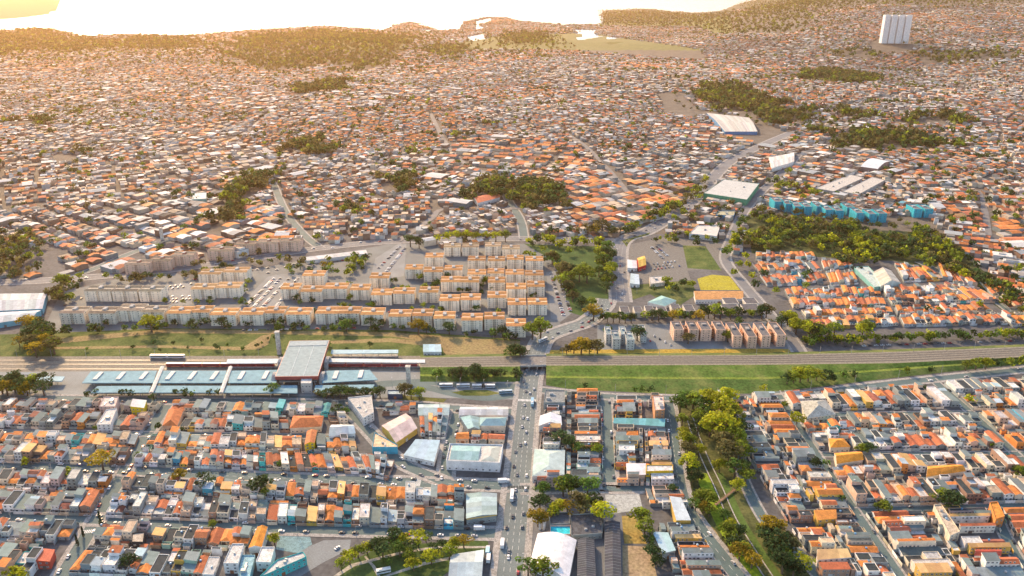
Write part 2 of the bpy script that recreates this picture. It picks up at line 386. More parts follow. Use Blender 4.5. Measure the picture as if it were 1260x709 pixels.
patch('grass_verge', [(765, 296), (800, 286), (798, 290), (778, 297), (772, 305)], .058, (.08, .11, .03), 'grass')
patch('park_lawn', [(398, 735), (425, 694), (470, 672), (600, 664), (602, 676), (568, 690), (545, 709), (520, 735)], .04, (.06, .10, .03), 'lawn')
for q in ([(410, 709), (432, 694), (500, 677), (540, 672), (600, 672), (600, 674.5), (540, 675), (500, 680), (436, 697), (417, 709)], [(448, 685), (450, 684), (462, 697), (468, 709), (464, 709), (458, 698)], [(470, 709), (520, 692), (560, 684), (562, 687), (524, 695), (478, 709)]):
    patch('path', q, .052, (.36, .34, .29), 'slab')
patch('car_park', [(372, 676), (398, 665), (432, 664), (430, 676), (398, 692), (370, 709), (350, 709)], .036, (.18, .2, .205), 'asphalt')
patch('creek_park', [(826, 500), (850, 492), (898, 494), (903, 540), (912, 575), (918, 600), (940, 645), (975, 680), (1005, 715), (1030, 745), (945, 745), (918, 709), (890, 677), (868, 650), (850, 620), (842, 598), (834, 545)], .03, (.07, .085, .03), 'grass')
patch('bare_verge', [(842, 605), (846, 604), (868, 640), (882, 655), (888, 668), (876, 662), (858, 640)], .042, (.33, .24, .13), 'grass')
patch('wood_floor', [(918, 268), (945, 262), (1000, 276), (1060, 283), (1120, 285), (1160, 300), (1190, 318), (1235, 352), (1262, 378), (1275, 400), (1255, 398), (1200, 358), (1150, 333), (1100, 321), (1030, 318), (960, 313), (925, 312)], .012, (.05, .07, .028), 'grass')
# creek in its concrete channel, with the mown strip beside it
CRK = [(848, 512), (856, 536), (868, 566), (884, 600), (901, 639), (924, 677), (947, 712), (968, 745)]
cpts = subdiv(smooth([P(*p) for p in CRK]), 8)
mbk = MB(); strip(mbk, offs(cpts, -2.4), offs(cpts, 2.4), .045, (.05, .055, .05), 'glass'); crk = tag(link('creek', mbk.mesh('creek')), kind='structure')
for s in (-1, 1):
    k = MB(); e0, e1 = offs(cpts, s*2.4), offs(cpts, s*3.1); strip(k, *( (e1, e0) if s < 0 else (e0, e1)), .5, (.36, .35, .32), 'slab')
    for i in range(len(e0)-1):
        k.face([(e0[i].x, e0[i].y, .04), (e0[i+1].x, e0[i+1].y, .04), (e0[i+1].x, e0[i+1].y, .5), (e0[i].x, e0[i].y, .5)], (.33, .32, .3), 'slab')
        k.face([(e1[i].x, e1[i].y, .04), (e1[i+1].x, e1[i+1].y, .04), (e1[i+1].x, e1[i+1].y, .5), (e1[i].x, e1[i].y, .5)], (.33, .32, .3), 'slab')
    link('channel_wall', k.mesh('channel_wall'), crk)
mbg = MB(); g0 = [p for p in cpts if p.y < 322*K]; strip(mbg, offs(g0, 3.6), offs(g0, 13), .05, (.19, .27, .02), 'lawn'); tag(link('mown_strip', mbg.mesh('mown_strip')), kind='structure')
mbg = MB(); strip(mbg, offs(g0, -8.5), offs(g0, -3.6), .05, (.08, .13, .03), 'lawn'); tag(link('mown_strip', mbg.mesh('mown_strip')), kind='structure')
patch('dirt_lot', [(765, 635), (781, 634), (796, 669), (768, 669)], .04, (.34, .24, .07), 'grass')
patch('dirt_lot', [(766, 671), (800, 673), (812, 725), (766, 725)], .04, (.36, .27, .17), 'grass')
patch('school_yard', [(655, 606), (745, 606), (766, 636), (768, 735), (640, 735), (652, 650)], .03, (.13, .14, .15), 'asphalt')
patch('sports_court', [(744, 606), (786, 605), (791, 627), (748, 633)], .05, (.36, .38, .36), 'slab')
patch('school_court', [(344, 656), (380, 655), (384, 670), (367, 681), (339, 676)], .05, (.16, .27, .29), 'slab')
patch('grass_island', [(556, 483), (572, 480), (600, 480), (616, 484), (600, 487), (570, 487)], .11, (.09, .12, .03), 'grass')
patch('grass_verge', [(484, 480), (500, 487), (550, 491), (545, 496), (492, 494)], .05, (.10, .11, .03), 'grass')
patch('yellow_verge', [(672, 431), (760, 430), (940, 429), (990, 430), (990, 434), (672, 436)], .05, (.42, .29, .05), 'grass')

# ---------------------------------------------------------------- railway on its embankment, bridge over the avenue
def lerp_line(pts, x):
    for (x0, y0), (x1, y1) in zip(pts[:-1], pts[1:]):
        if x <= x1 or (x1, y1) == pts[-1]: return y0+(y1-y0)*(x-x0)/(x1-x0)
def embank(x0, x1, toe, mid0, top0, top1, back, hz=5.0):
    ring = []; n = 26
    for k in range(n+1):
        x = x0+(x1-x0)*k/n
        ring.append([P(x, lerp_line(toe, x), 0), P(x, lerp_line(mid0, x), hz*.5), P(x, lerp_line(mid0, x)-2.5, hz*.52), P(x, lerp_line(top0, x), hz), P(x, lerp_line(top1, x), hz), P(x, lerp_line(back, x), 0)])
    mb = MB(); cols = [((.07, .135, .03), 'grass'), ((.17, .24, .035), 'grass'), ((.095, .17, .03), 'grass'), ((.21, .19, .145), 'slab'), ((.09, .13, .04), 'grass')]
    for a, b in zip(ring[:-1], ring[1:]):
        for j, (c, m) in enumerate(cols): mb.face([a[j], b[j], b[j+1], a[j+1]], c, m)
    for r, rev in ((ring[0], False), (ring[-1], True)):
        mb.face(list(reversed(r)) if rev else r, (.3, .29, .27), 'slab')
    o = tag(link('railway_embankment', mb.mesh('railway_embankment')), kind='structure')
    for f in (.22, .42, .62, .82):
        k = MB()
        for a, b in zip(ring[:-1], ring[1:]):
            for s in (-.75, .75):
                pa = a[3].lerp(a[4], f); pb = b[3].lerp(b[4], f); t = (pb-pa).normalized(); nn = Vector((t.y, -t.x, 0))
                L0, L1 = pa+nn*(s-.12), pa+nn*(s+.12); Q0, Q1 = pb+nn*(s-.12), pb+nn*(s+.12); u = Vector((0, 0, .16))
                k.face([L0+u, L1+u, Q1+u, Q0+u], (.16, .12, .10), 'paint'); k.face([L1, Q1, Q1+u, L1+u], (.14, .1, .08), 'paint'); k.face([L0, L0+u, Q0+u, Q0], (.14, .1, .08), 'paint')
        link('track', k.mesh('track'), o)
    return ring
TOE = [(672, 474), (690, 478), (760, 482), (850, 486), (940, 484), (1100, 465), (1330, 440)]
MID = [(672, 465), (760, 466), (940, 467), (1100, 456), (1330, 438)]
T0 = [(672, 450), (940, 449), (1100, 447), (1330, 436)]; T1 = [(672, 438), (940, 437), (1100, 433), (1330, 424)]; TB = [(672, 435), (940, 434), (1100, 430), (1330, 421)]
ER = embank(672, 1330, TOE, MID, T0, T1, TB)
EL = embank(517, 640, [(517, 470), (640, 470)], [(517, 463), (640, 464)], [(517, 452), (640, 451)], [(517, 440), (640, 438)], [(517, 437), (640, 435)])
mb = MB(); a0, a1, b0, b1 = EL[-1][3], EL[-1][4], ER[0][3], ER[0][4]
up = Vector((0, 0, .05)); dn = Vector((0, 0, -1.1))
q = [a1, b1, b0, a0]
mb.face([p+up for p in reversed(q)], (.2, .19, .175), 'slab'); mb.face([p+dn for p in q], (.3, .29, .27), 'slab')
for i in range(4): mb.face([q[i]+dn, q[i]+up, q[(i+1) % 4]+up, q[(i+1) % 4]+dn], (.34, .33, .3), 'slab')
br = empty('railway_bridge', a0.lerp(b0, .5)*1.0, 'flat concrete railway bridge crossing over the avenue', 'bridge'); bo = Vector(br.location)
link('deck', mb.mesh('deck', bo), br)
for e0, e1 in ((a0, b0), (a1, b1)):
    k = MB(); t = (e1-e0).normalized(); n = Vector((t.y, -t.x, 0))*.2
    k.prism([e0-n, e1-n, e1+n, e0+n], 5.06, 6.1, (.42, .41, .38), 'slab'); link('parapet', k.mesh('parapet', bo), br)
for f in (.34, .66):
    c0 = a0.lerp(b0, f); c1 = a1.lerp(b1, f)
    for g in (.1, .5, .9): k = MB(); p = c0.lerp(c1, g); k.cyl((p.x, p.y, 0.1), .6, 3.78, (.36, .35, .33), 'slab'); link('pier', k.mesh('pier', bo), br)
for y, L in ((443.5, (-60, 516)), (448.5, (-60, 516)), (454.2, (-60, 330))):
    k = MB(); n = 30
    for j in range(n):
        pa, pb = P(L[0]+(L[1]-L[0])*j/n, y), P(L[0]+(L[1]-L[0])*(j+1)/n, y)
        for s in (-.75, .75): k.box(((pa.x+pb.x)/2, (pa.y+pb.y)/2+s, .05), ((pb-pa).length, .24, .16), (.16, .12, .1), 'paint')
    tag(link('rail_track', k.mesh('rail_track')), kind='structure')
# ---------------------------------------------------------------- buildings
def jit(c, a):
    f = 1+random.uniform(-a, a); return tuple(max(0, min(1, v*f*(1+random.uniform(-.035, .035)))) for v in c)
WHITE = (.72, .70, .65); CREAM = (.66, .56, .42); PEACH = (.62, .42, .29); PINK = (.58, .42, .36); GREY = (.27, .305, .295); RAW = (.36, .22, .15); YEL = (.62, .40, .09); TEALC = (.06, .42, .40); BLUEC = (.06, .36, .50); ORANGE = (.62, .23, .06); GREENC = (.30, .48, .36); REDC = (.5, .08, .05)
ROOF = {'o': ('hip', (.56, .19, .045), 'tile', 'orange tiled roof'), 'r': ('gable', (.40, .12, .05), 'tile', 'red-brown tiled roof'), 'b': ('gable', (.22, .075, .05), 'tile', 'dark brown tiled roof'),
        'k': ('flat', (.033, .046, .052), 'slab', 'dark flat roof'), 'g': ('shed', (.17, .215, .21), 'sheet', 'grey sheet roof'), 'w': ('flat', (.52, .52, .49), 'slab', 'pale flat roof'),
        'p': ('flat', (.40, .30, .21), 'slab', 'sandy flat roof'), 'y': ('shed', (.58, .36, .15), 'sheet', 'ochre sheet roof'), 't': ('gable', (.10, .33, .34), 'sheet', 'teal sheet roof'), 'c': ('shed', (.36, .46, .50), 'sheet', 'pale blue sheet roof'), 'l': ('gable', (.5, .5, .48), 'sheet', 'light grey pitched roof')}
WALLS = {'white': WHITE, 'cream': CREAM, 'peach': PEACH, 'pink': PINK, 'grey': GREY, 'bare brick': RAW, 'yellow': YEL, 'turquoise': TEALC, 'blue': BLUEC, 'orange': ORANGE, 'pale green': GREENC}
WPICK = ['white']*21+['cream']*10+['peach']*5+['grey']*10+['pink']*2+['bare brick']*5+['yellow', 'turquoise', 'orange', 'pale green', 'blue']
def grow(q, d):
    c = sum((Vector((p[0], p[1], 0)) for p in q), Vector())/len(q)
    out = []
    for p in q:
        v = Vector((p[0], p[1], 0))-c; L = v.length; out.append(c+v*((L+d*1.3)/L))
    return out
def roof_mb(q, h, kind, col, mat, wall, rh=None, axis=None, para=.5):
    """q: FL, FR, NR, NL corners (plan); returns the roof as a closed solid sitting on height h"""
    mb = MB(); q = [Vector((p[0], p[1], 0)) for p in q]
    W = ((q[1]-q[0]).length+(q[2]-q[3]).length)/2; D = ((q[3]-q[0]).length+(q[2]-q[1]).length)/2
    if kind == 'flat':
        mb.prism(q, h, h+.12, jit(wall, .05), mat, topcol=col, topmat=mat)
        i = grow(q, -.25)
        for k in range(4):
            a, b, c, d = q[k], q[(k+1) % 4], i[(k+1) % 4], i[k]
            z = h+para; bs = h+.121
            mb.face([(a.x, a.y, bs), (a.x, a.y, z), (b.x, b.y, z), (b.x, b.y, bs)], wall, 'wall')
            mb.face([(c.x, c.y, bs), (c.x, c.y, z), (d.x, d.y, z), (d.x, d.y, bs)], wall, 'wall')
            mb.face([(a.x, a.y, z), (d.x, d.y, z), (c.x, c.y, z), (b.x, b.y, z)], wall, 'wall')
        return mb
    e = grow(q, .35); axis = axis or ('w' if W >= D else 'd')
    span = D if axis == 'w' else W
    rh = rh if rh is not None else span*.20
    zb = h+.003
    mb.face([(p.x, p.y, zb) for p in e], wall, 'wall')
    if kind == 'shed':
        r = rh*.7; a, b, c, d = e; hi = (a, b) if axis == 'w' else (a, d)
        z = lambda p: h+.15+(r if any(p is s for s in hi) else 0)
        T = [Vector((p.x, p.y, z(p))) for p in e]
        ns = max(1, int((T[1]-T[0]).length/5)) if mat == 'sheet' else 1
        for i in range(ns): f0, f1 = i/ns, (i+1)/ns; mb.face([T[3].lerp(T[2], f0), T[3].lerp(T[2], f1), T[0].lerp(T[1], f1), T[0].lerp(T[1], f0)], jit(col, .0 if ns == 1 else .18), mat)
        for k in range(4):
            p, s = e[k], e[(k+1) % 4]; mb.face([(p.x, p.y, zb), T[k], T[(k+1) % 4], (s.x, s.y, zb)], wall, 'wall')
        return mb
    a, b, c, d = e
    if axis == 'd': a, b, c, d = b, c, d, a       # rotate so that the ridge runs from edge (a,d) to edge (b,c)
    m0, m1 = (a+d)/2, (b+c)/2
    if kind == 'hip':
        L = (m1-m0).length; k = min(.42, .42*span/max(L, .1)); m0, m1 = m0.lerp(m1, k), m1.lerp(m0, k)
    if kind == 'arch':
        n = 10; prev = None; A = []
        for i in range(n+1):
            t = i/n; hz = h+.1+rh*math.sin(math.pi*t); A.append((a.lerp(d, t)+Vector((0, 0, hz)), b.lerp(c, t)+Vector((0, 0, hz))))
        for i in range(n): mb.face([A[i][0], A[i+1][0], A[i+1][1], A[i][1]], col, mat)
        mb.face([x[0] for x in reversed(A)], wall, 'wall'); mb.face([x[1] for x in A], wall, 'wall')
        for x, y in ((a, b), (d, c)): mb.face([(x.x, x.y, zb), (y.x, y.y, zb), (y.x, y.y, h+.1), (x.x, x.y, h+.1)], wall, 'wall')
        return mb
    z0, z1 = h+.15, h+.15+rh
    E = [Vector((p.x, p.y, z0)) for p in (a, b, c, d)]; R0 = Vector((m0.x, m0.y, z1)); R1_ = Vector((m1.x, m1.y, z1))
    ns = max(1, int((E[1]-E[0]).length/4.5)) if mat == 'sheet' and kind != 'hip' else 1      # sheets laid in bays, each weathered a little differently
    for i in range(ns):
        f0, f1 = i/ns, (i+1)/ns
        mb.face([E[0].lerp(E[1], f0), R0.lerp(R1_, f0), R0.lerp(R1_, f1), E[0].lerp(E[1], f1)], jit(col, .05 if ns == 1 else .2), mat); mb.face([E[3].lerp(E[2], f0), E[3].lerp(E[2], f1), R0.lerp(R1_, f1), R0.lerp(R1_, f0)], jit(col, .05 if ns == 1 else .2), mat)
    ec, em = (jit(col, .05), mat) if kind == 'hip' else (wall, 'wall')
    mb.face([E[0], E[3], R0], ec, em); mb.face([E[1], R1_, E[2]], ec, em)
    for k in range(4):
        p, s = e[k], e[(k+1) % 4]; mb.face([(p.x, p.y, zb), (p.x, p.y, z0), (s.x, s.y, z0), (s.x, s.y, zb)], wall, 'wall')
    return mb
def unit_window():
    mb = MB()
    for x0, x1, z0, z1 in ((-.5, -.42, 0, 1), (.42, .5, 0, 1), (-.42, .42, 0, .08), (-.42, .42, .92, 1), (-.03, .03, .08, .92)):
        mb.box(((x0+x1)/2, -.05, z0), (x1-x0, .1, z1-z0), (.62, .6, .57))
    mb.face([(-.45, -.03, .05), (.45, -.03, .05), (.45, -.03, .95), (-.45, -.03, .95)], (.05, .06, .07), 'glass')
    return mb.mesh('window')
def unit_door(c):
    mb = MB(); mb.box((0, -.05, 0), (1, .1, 1), c, 'paint')
    for k in range(1, 4): mb.box((0, -.115, k*.25-.02), (.94, .03, .04), tuple(v*.7 for v in c), 'paint')
    return mb.mesh('door')
ME_WIN = unit_window(); ME_DOORS = [unit_door(c) for c in ((.45, .44, .42), (.12, .10, .09), (.28, .12, .06), (.55, .54, .5))]
def tank_mesh(c):
    mb = MB(); mb.cyl((0, 0, 0), .62, .95, c, 'paint', 10, .72); mb.cyl((0, 0, .95), .76, .18, c, 'paint', 10, .3); return mb.mesh('water_tank')
ME_TANKS = [tank_mesh((.10, .25, .42)), tank_mesh((.3, .42, .5)), tank_mesh((.4, .4, .39))]
ME_UNITS = []
for _w, _d, _h, _c in ((1.8, 1.2, 1.1, (.5, .5, .48)), (3.2, 2.2, 1.8, (.42, .42, .4)), (1.2, 4.5, .5, (.55, .55, .52))):
    _m = MB(); _m.box((0, 0, 0), (_w, _d, _h), _c, 'wall'); _m.box((0, 0, _h), (_w*.8, _d*.8, .12), tuple(v*.6 for v in _c), 'paint'); ME_UNITS.append(_m.mesh('roof_unit'))
STUFF = MB()
def wins_on(a, b, z0, storeys, sh, spacing, rnd=True):
    """window seats (point, angle, width, height) along the wall from a to b, outward on the right of a->b"""
    out = []; L = (b-a).length; n = max(1, int(L/spacing)); t = (b-a).normalized()
    for s in range(storeys):
        for k in range(n):
            if rnd and random.random() < .18: continue
            p = a+t*(L*(k+.5)/n); out.append((p, math.atan2(t.y, t.x), random.choice((1.3, 1.6, 1.1)) if rnd else 1.4, 1.2, z0+s*sh+1.1))
    return out
def q_split(q, f):
    return [q[0], q[1], q[1].lerp(q[2], f), q[0].lerp(q[3], f)], [q[0].lerp(q[3], f), q[1].lerp(q[2], f), q[2], q[3]]
def inset(q, l, r, f, n):
    a, b, c, d = q
    a2 = a.lerp(b, l).lerp(d.lerp(c, l), f); b2 = b.lerp(a, r).lerp(c.lerp(d, r), f)
    c2 = c.lerp(d, r).lerp(b.lerp(a, r), n); d2 = d.lerp(c, l).lerp(a.lerp(b, l), n)
    return [a2, b2, c2, d2]
HOUSES = []      # (distance, spec)
def house_spec(q, code, front='near'):
    """one dwelling on its lot q (FL, FR, NR, NL in metres); returns a dict to be built later as objects or into the mass"""
    q = [Vector((p.x, p.y, 0)) for p in q]; rk, rc, rm, rd = ROOF[code]
    if random.random() < .3 and rk in ('hip', 'gable'): rk = random.choice(('hip', 'gable', 'shed', 'gable'))
    wn_ = random.choice(WPICK)
    if code == 'y' and random.random() < .3: wn_ = 'yellow'
    if code == 't' and random.random() < .4: wn_ = 'turquoise'
    if code == 'p': wn_ = random.choice(('peach', 'cream', 'cream', 'pink'))
    st = random.choice((1, 1, 1, 2, 2, 2, 2, 3)) if rk in ('flat', 'shed') else random.choice((1, 1, 1, 2))
    lo = q_len = None
    g = random.uniform
    if front == 'near':
        mq = inset(q, g(.0, .05), g(.0, .08), g(.14, .34), g(.05, .16)); rq = inset(q, g(.02, .1), g(.05, .3), .03, 1-g(.13, .15)+.02)
    elif front == 'far':
        mq = inset(q, g(.0, .05), g(.0, .08), g(.05, .16), g(.14, .34)); rq = inset(q, g(.02, .1), g(.05, .3), 1-g(.13, .15)+.02, .03)
    elif front == 'left':
        mq = inset(q, g(.04, .14), g(.16, .36), g(0, .07), g(0, .05)); rq = inset(q, .86, .03, g(.0, .2), g(0, .1))
    else:
        mq = inset(q, g(.16, .36), g(.04, .14), g(0, .07), g(0, .05)); rq = inset(q, .03, .86, g(.0, .2), g(0, .1))
    return dict(q=q, mq=mq, rq=rq, rk=rk, rc=jit(rc, .3), rm=rm, rd=rd, wall=wn_, wc=jit(WALLS[wn_], .15), st=st, front=front, rear=random.random() < .75,
                rk2=random.choice('kkkkgggrwpo'), yard=random.random() < .7, tank=random.random() < (.75 if rk == 'flat' else .3), sh=2.8, half=random.random() < .22 and rk == 'flat', twin=random.random() < .6, rk3=random.choice('kkkkkgggrrwpob'), up=random.choice((-1, 1)), frac=random.uniform(.38, .62), seed=random.random())
def house_pieces(s):
    """(part name, MB) list and (window, door, tank) seats"""
    parts = []; h = s['st']*s['sh']+.2; q = s['mq']
    if s['twin']:
        fr = s['front']; f = s['frac']
        if fr in ('near', 'far'): A_, B_ = q_split(q, f)
        else: A_ = [q[0], q[0].lerp(q[1], f), q[3].lerp(q[2], f), q[3]]; B_ = [q[0].lerp(q[1], f), q[1], q[2], q[3].lerp(q[2], f)]
        q, w2 = (A_, B_) if fr in ('near', 'right') else (B_, A_)
        w2 = inset(w2, .015, .04, .012, .012); h2 = h+s['up']*2.8 if 2.5 < h+s['up']*2.8 < 7 else (h-.5 if h < 4 else h-2.4); c2 = jit(s['wc'], .12)
        b2 = MB(); b2.prism(w2, 0, h2, c2, 'wall'); k2 = ROOF[s['rk3']]
        parts.append(('side_wing', b2)); parts.append(('wing_roof', roof_mb(w2, h2, k2[0] if k2[0] != 'hip' else 'gable', jit(k2[1], .25), k2[2], c2, para=.45)))
    b = MB(); b.prism(q, 0, h, s['wc'], 'wall'); parts.append(('wall', b))
    if s['half']:
        # a lower flat terrace in front or behind with a covered room on part of the top
        parts.append(('roof', roof_mb(q, h, 'flat', s['rc'], s['rm'], s['wc'])))
        f = q_split(q, .45 if s['seed'] < .5 else .55)[0 if s['seed'] < .7 else 1]; f = inset(f, .04, .04, .06, .06)
        r = MB(); r.prism(f, h+.12, h+2.6, jit(s['wc'], .1), 'wall'); parts.append(('roof_room', r))
        k2 = ROOF['grgoc'[int(s['seed']*4.99)]]; parts.append(('room_roof', roof_mb(f, h+2.6, 'shed', jit(k2[1], .2), k2[2], s['wc'])))
    else: parts.append(('roof', roof_mb(q, h, s['rk'], s['rc'], s['rm'], s['wc'])))
    if s['rear']:
        r = MB(); hr = random.choice((2.7, 2.9, 3.1, 5.4)); r.prism(s['rq'], 0, hr, jit(s['wc'], .2), 'wall'); parts.append(('rear_wing', r))
        k2 = ROOF[s['rk2']]; parts.append(('rear_roof', roof_mb(s['rq'], hr, 'flat' if k2[0] == 'flat' else 'shed', jit(k2[1], .25), k2[2], s['wc'], para=.4)))
    Q = s['q']; e = {'near': (3, 2), 'far': (0, 1), 'left': (0, 3), 'right': (1, 2)}[s['front']]
    if s['yard']:
        a, b2 = Q[e[0]], Q[e[1]]; t = (b2-a).normalized(); n = Vector((t.y, -t.x, 0))*.12
        k = MB(); k.prism([a-n+t*.15, b2-n-t*.15, b2+n-t*.15, a+n+t*.15], 0, 2.3, jit(s['wc'], .2), 'wall'); parts.append(('front_wall', k))
        # side wall along the lot line
        o0, o1 = (Q[0], Q[3]) if s['front'] in ('near', 'far') else (Q[0], Q[1])
        t = (o1-o0).normalized(); n = Vector((t.y, -t.x, 0))*.1; o0 = o0+t*.3; o1 = o1-t*.3
        k = MB(); k.prism([o0-n, o1-n, o1+n, o0+n], 0, 2.6, jit(GREY, .3), 'wall'); parts.append(('lot_wall', k))
    q = s['mq']; wins = wins_on(q[3], q[2], 0, s['st'], s['sh'], 2.6)            # the wall towards the camera
    if s['seed'] < .6: wins += wins_on(q[2], q[1], 0, s['st'], s['sh'], 4.5)[:3] if q[0].x < 0 else wins_on(q[0], q[3], 0, s['st'], s['sh'], 4.5)[:3]
    return parts, wins, h
def fix_orient(q):
    a = sum(q[i].x*q[(i+1) % 4].y-q[(i+1) % 4].x*q[i].y for i in range(4))
    return q if a < 0 else [q[1], q[0], q[3], q[2]]
EXCL = []
def row(place, quad, codes, front, world=False, vertical=False):
    """a row of lots inside quad FL, FR, NR, NL (photo pixels or metres); codes give each lot's roof"""
    Q = [Vector((p[0]*K, p[1]*K, 0)) if world else P(*p) for p in quad]
    Lr = (((Q[0]-Q[3]).length+(Q[1]-Q[2]).length) if vertical else ((Q[0]-Q[1]).length+(Q[3]-Q[2]).length))/2; n = max(len(codes), round(Lr/6.8))
    codes = ''.join(codes[int(i*len(codes)/n)] if random.random() < .6 else random.choice(codes+('kgkgwor' if 'quarter' not in place or 'orange' not in place else 'ooror')) for i in range(n)); cuts = [0.0]
    for _ in codes: cuts.append(cuts[-1]+random.uniform(.8, 1.25))
    cuts = [c/cuts[-1] for c in cuts]
    for i, ch in enumerate(codes):
        if ch in '. ': continue
        u0, u1 = cuts[i], cuts[i+1]
        if vertical: q = [Q[0].lerp(Q[3], u0), Q[1].lerp(Q[2], u0), Q[1].lerp(Q[2], u1), Q[0].lerp(Q[3], u1)]
        else: q = [Q[0].lerp(Q[1], u0), Q[0].lerp(Q[1], u1), Q[3].lerp(Q[2], u1), Q[3].lerp(Q[2], u0)]
        c = (q[0]+q[1]+q[2]+q[3])/4
        test = [c]+[c.lerp(p, .5) for p in q]
        near_ex = [e for e in EXCL if abs(e[0][0]-c.x) < 90 and abs(e[0][1]-c.y) < 90]
        if not any(inpoly(t.x, t.y, e) for e in near_ex for t in test): HOUSES.append(dict(place=place, c=c, q=q, code=ch, front=front)); continue
        for half_q in q_split(q, .5):        # the free half of a lot that a larger building cuts into
            c2 = (half_q[0]+half_q[1]+half_q[2]+half_q[3])/4
            if not any(inpoly(t.x, t.y, e) for e in near_ex for t in [c2]+[c2.lerp(p, .85) for p in half_q]): HOUSES.append(dict(place=place, c=c2, q=list(half_q), code=ch, front=front))
def landmark(name, label, cat, px, h, kind, roofcol, wallcol, mat='sheet', rh=None, axis=None, para=.8, win=3.4, storeys=1, doorw=True, group=None, extra=None, tank=False, winsides=(2,), z0=None):
    """a single named building; px = roof-edge corners FL, FR, NR, NL as seen at height h"""
    c0 = P(sum(p[0] for p in px)/4, sum(p[1] for p in px)/4); g0 = c0.z if c0.y > 720*K else 0.0
    q = [P(p[0], p[1], h+g0) for p in px]; q = fix_orient([Vector((p.x, p.y, 0)) for p in q]); c = sum(q, Vector())/4
    EXCL.append([(p.x, p.y) for p in grow(q, 1.0)])
    o = empty(name, (c.x, c.y, g0), label, cat, group); org = (c.x, c.y, 0)
    b = MB(); b.prism(q, 0, h, wallcol, 'wall'); link('wall', b.mesh('wall', org), o)
    link('roof', roof_mb(q, h, kind, roofcol, mat, wallcol, rh, axis, para).mesh('roof', org), o)
    if win:
        for s in winsides:
            a, b2 = {2: (q[3], q[2]), 1: (q[2], q[1]), 3: (q[0], q[3])}[s]
            for p, ang, w, hh, z in wins_on(a, b2, 0, storeys, h/storeys, win, False):
                link('window', ME_WIN, o, (p.x-c.x, p.y-c.y, z), ang, (w, 1, hh))
    if doorw:
        a, b2 = q[3], q[2]; p = a.lerp(b2, .5); ang = math.atan2((b2-a).y, (b2-a).x)
        link('door', random.choice(ME_DOORS), o, (p.x-c.x+math.sin(ang)*.02, p.y-c.y-math.cos(ang)*.02, 0), ang, (2.4, 1, 2.5))
    if tank: link('water_tank', random.choice(ME_TANKS), o, (0, 0, h+.12))
    if extra: extra(o, q, c, h)
    if kind == 'flat' and not extra and (q[1]-q[0]).length*(q[3]-q[0]).length > 180 and name != 'pool_house':
        for _ in range(random.randint(2, 5)):
            p = q[0].lerp(q[1], random.uniform(.15, .85)).lerp(q[3].lerp(q[2], random.uniform(.15, .85)), random.uniform(.2, .8))-c
            link('roof_unit', random.choice(ME_UNITS), o, (p.x, p.y, h+.125), random.uniform(-.1, .1))
    return o
# ---------------------------------------------------------------- shops, sheds and school near the avenue
LTEAL = (.30, .42, .43); BEIGE = (.58, .44, .30); PALE = (.60, .60, .58)
landmark('corner_shop', 'white three-storey corner building with red trim on the diagonal street', 'shop', [(428, 490), (457, 487), (460, 508), (447, 515)], 7.5, 'flat', (.42, .41, .38), WHITE, 'slab', storeys=3, winsides=(2, 3), win=3)
landmark('market_hall', 'large pink and blue striped gabled hall beside the diagonal street', 'hall', [(470, 524), (499, 509), (513, 527), (487, 545)], 5.5, 'gable', (.55, .44, .40), YEL, axis='w', rh=3, win=None)
landmark('blue_shop', 'wedge building with bright blue side wall and peach roof', 'shop', [(461, 533), (489, 548), (489, 551), (458, 551)], 6, 'flat', (.62, .45, .28), BLUEC, 'slab', win=None)
landmark('workshop', 'workshop with pale blue sheet roof in front of striped hall', 'workshop', [(512, 545), (541, 546), (534, 568), (497, 560)], 4.5, 'shed', (.42, .55, .60), WHITE, win=4)
landmark('warehouse', 'small warehouse with teal and peach gable near the terminal road', 'warehouse', [(515, 498), (553, 498), (552, 511), (515, 511)], 4.5, 'gable', (.36, .46, .46), WHITE, axis='w', rh=2.2)
landmark('supermarket', 'wide store with pale grey roof at the top of the avenue block', 'shop', [(567, 501), (625, 501), (625, 511), (565, 511)], 5, 'gable', (.50, .51, .50), WHITE, axis='w', rh=1.8)
landmark('warehouse', 'store with teal hipped roof and cream fascia beside the avenue', 'warehouse', [(591, 514), (623, 514), (621, 524), (591, 524)], 7, 'hip', (.24, .38, .38), CREAM, axis='w', rh=3)
landmark('warehouse', 'low shed with teal roof behind the big white store', 'warehouse', [(567, 514), (590, 514), (590, 528), (576, 528)], 5.5, 'gable', (.27, .40, .41), GREY, axis='d', rh=2)
def store_roof(o, q, c, h):
    for f0, f1, col, rk in ((.05, .6, (.25, .40, .41), 'gable'), (.64, .96, (.42, .44, .40), 'hip')):
        a = inset([q[0].lerp(q[1], f0), q[0].lerp(q[1], f1), q[3].lerp(q[2], f1), q[3].lerp(q[2], f0)], .03, .03, .08, .12)
        link('inner_roof', roof_mb(a, h+.13, rk, col, 'sheet', WHITE, 1.6, 'w' if rk == 'gable' else 'd').mesh('inner_roof', (c.x, c.y, 0)), o)
landmark('white_store', 'big white store with parapet and two teal inner roofs by the avenue', 'shop', [(553.5, 547), (619, 548.5), (615, 571), (549, 568)], 7.5, 'flat', (.5, .5, .48), (.74, .73, .71), 'slab', para=1.2, win=5, extra=store_roof)
landmark('shop_row', 'orange tiled shop row between the big white store and teal sheds', 'shop', [(563, 533), (576, 532), (577, 540), (561, 540)], 4.5, 'gable', ROOF['o'][1], PEACH, 'tile')
landmark('shop_row', 'red tiled building beside the avenue behind the big white store', 'shop', [(602, 534), (621, 535), (620, 541), (601, 540)], 4.5, 'gable', (.5, .15, .07), CREAM, 'tile', axis='w')
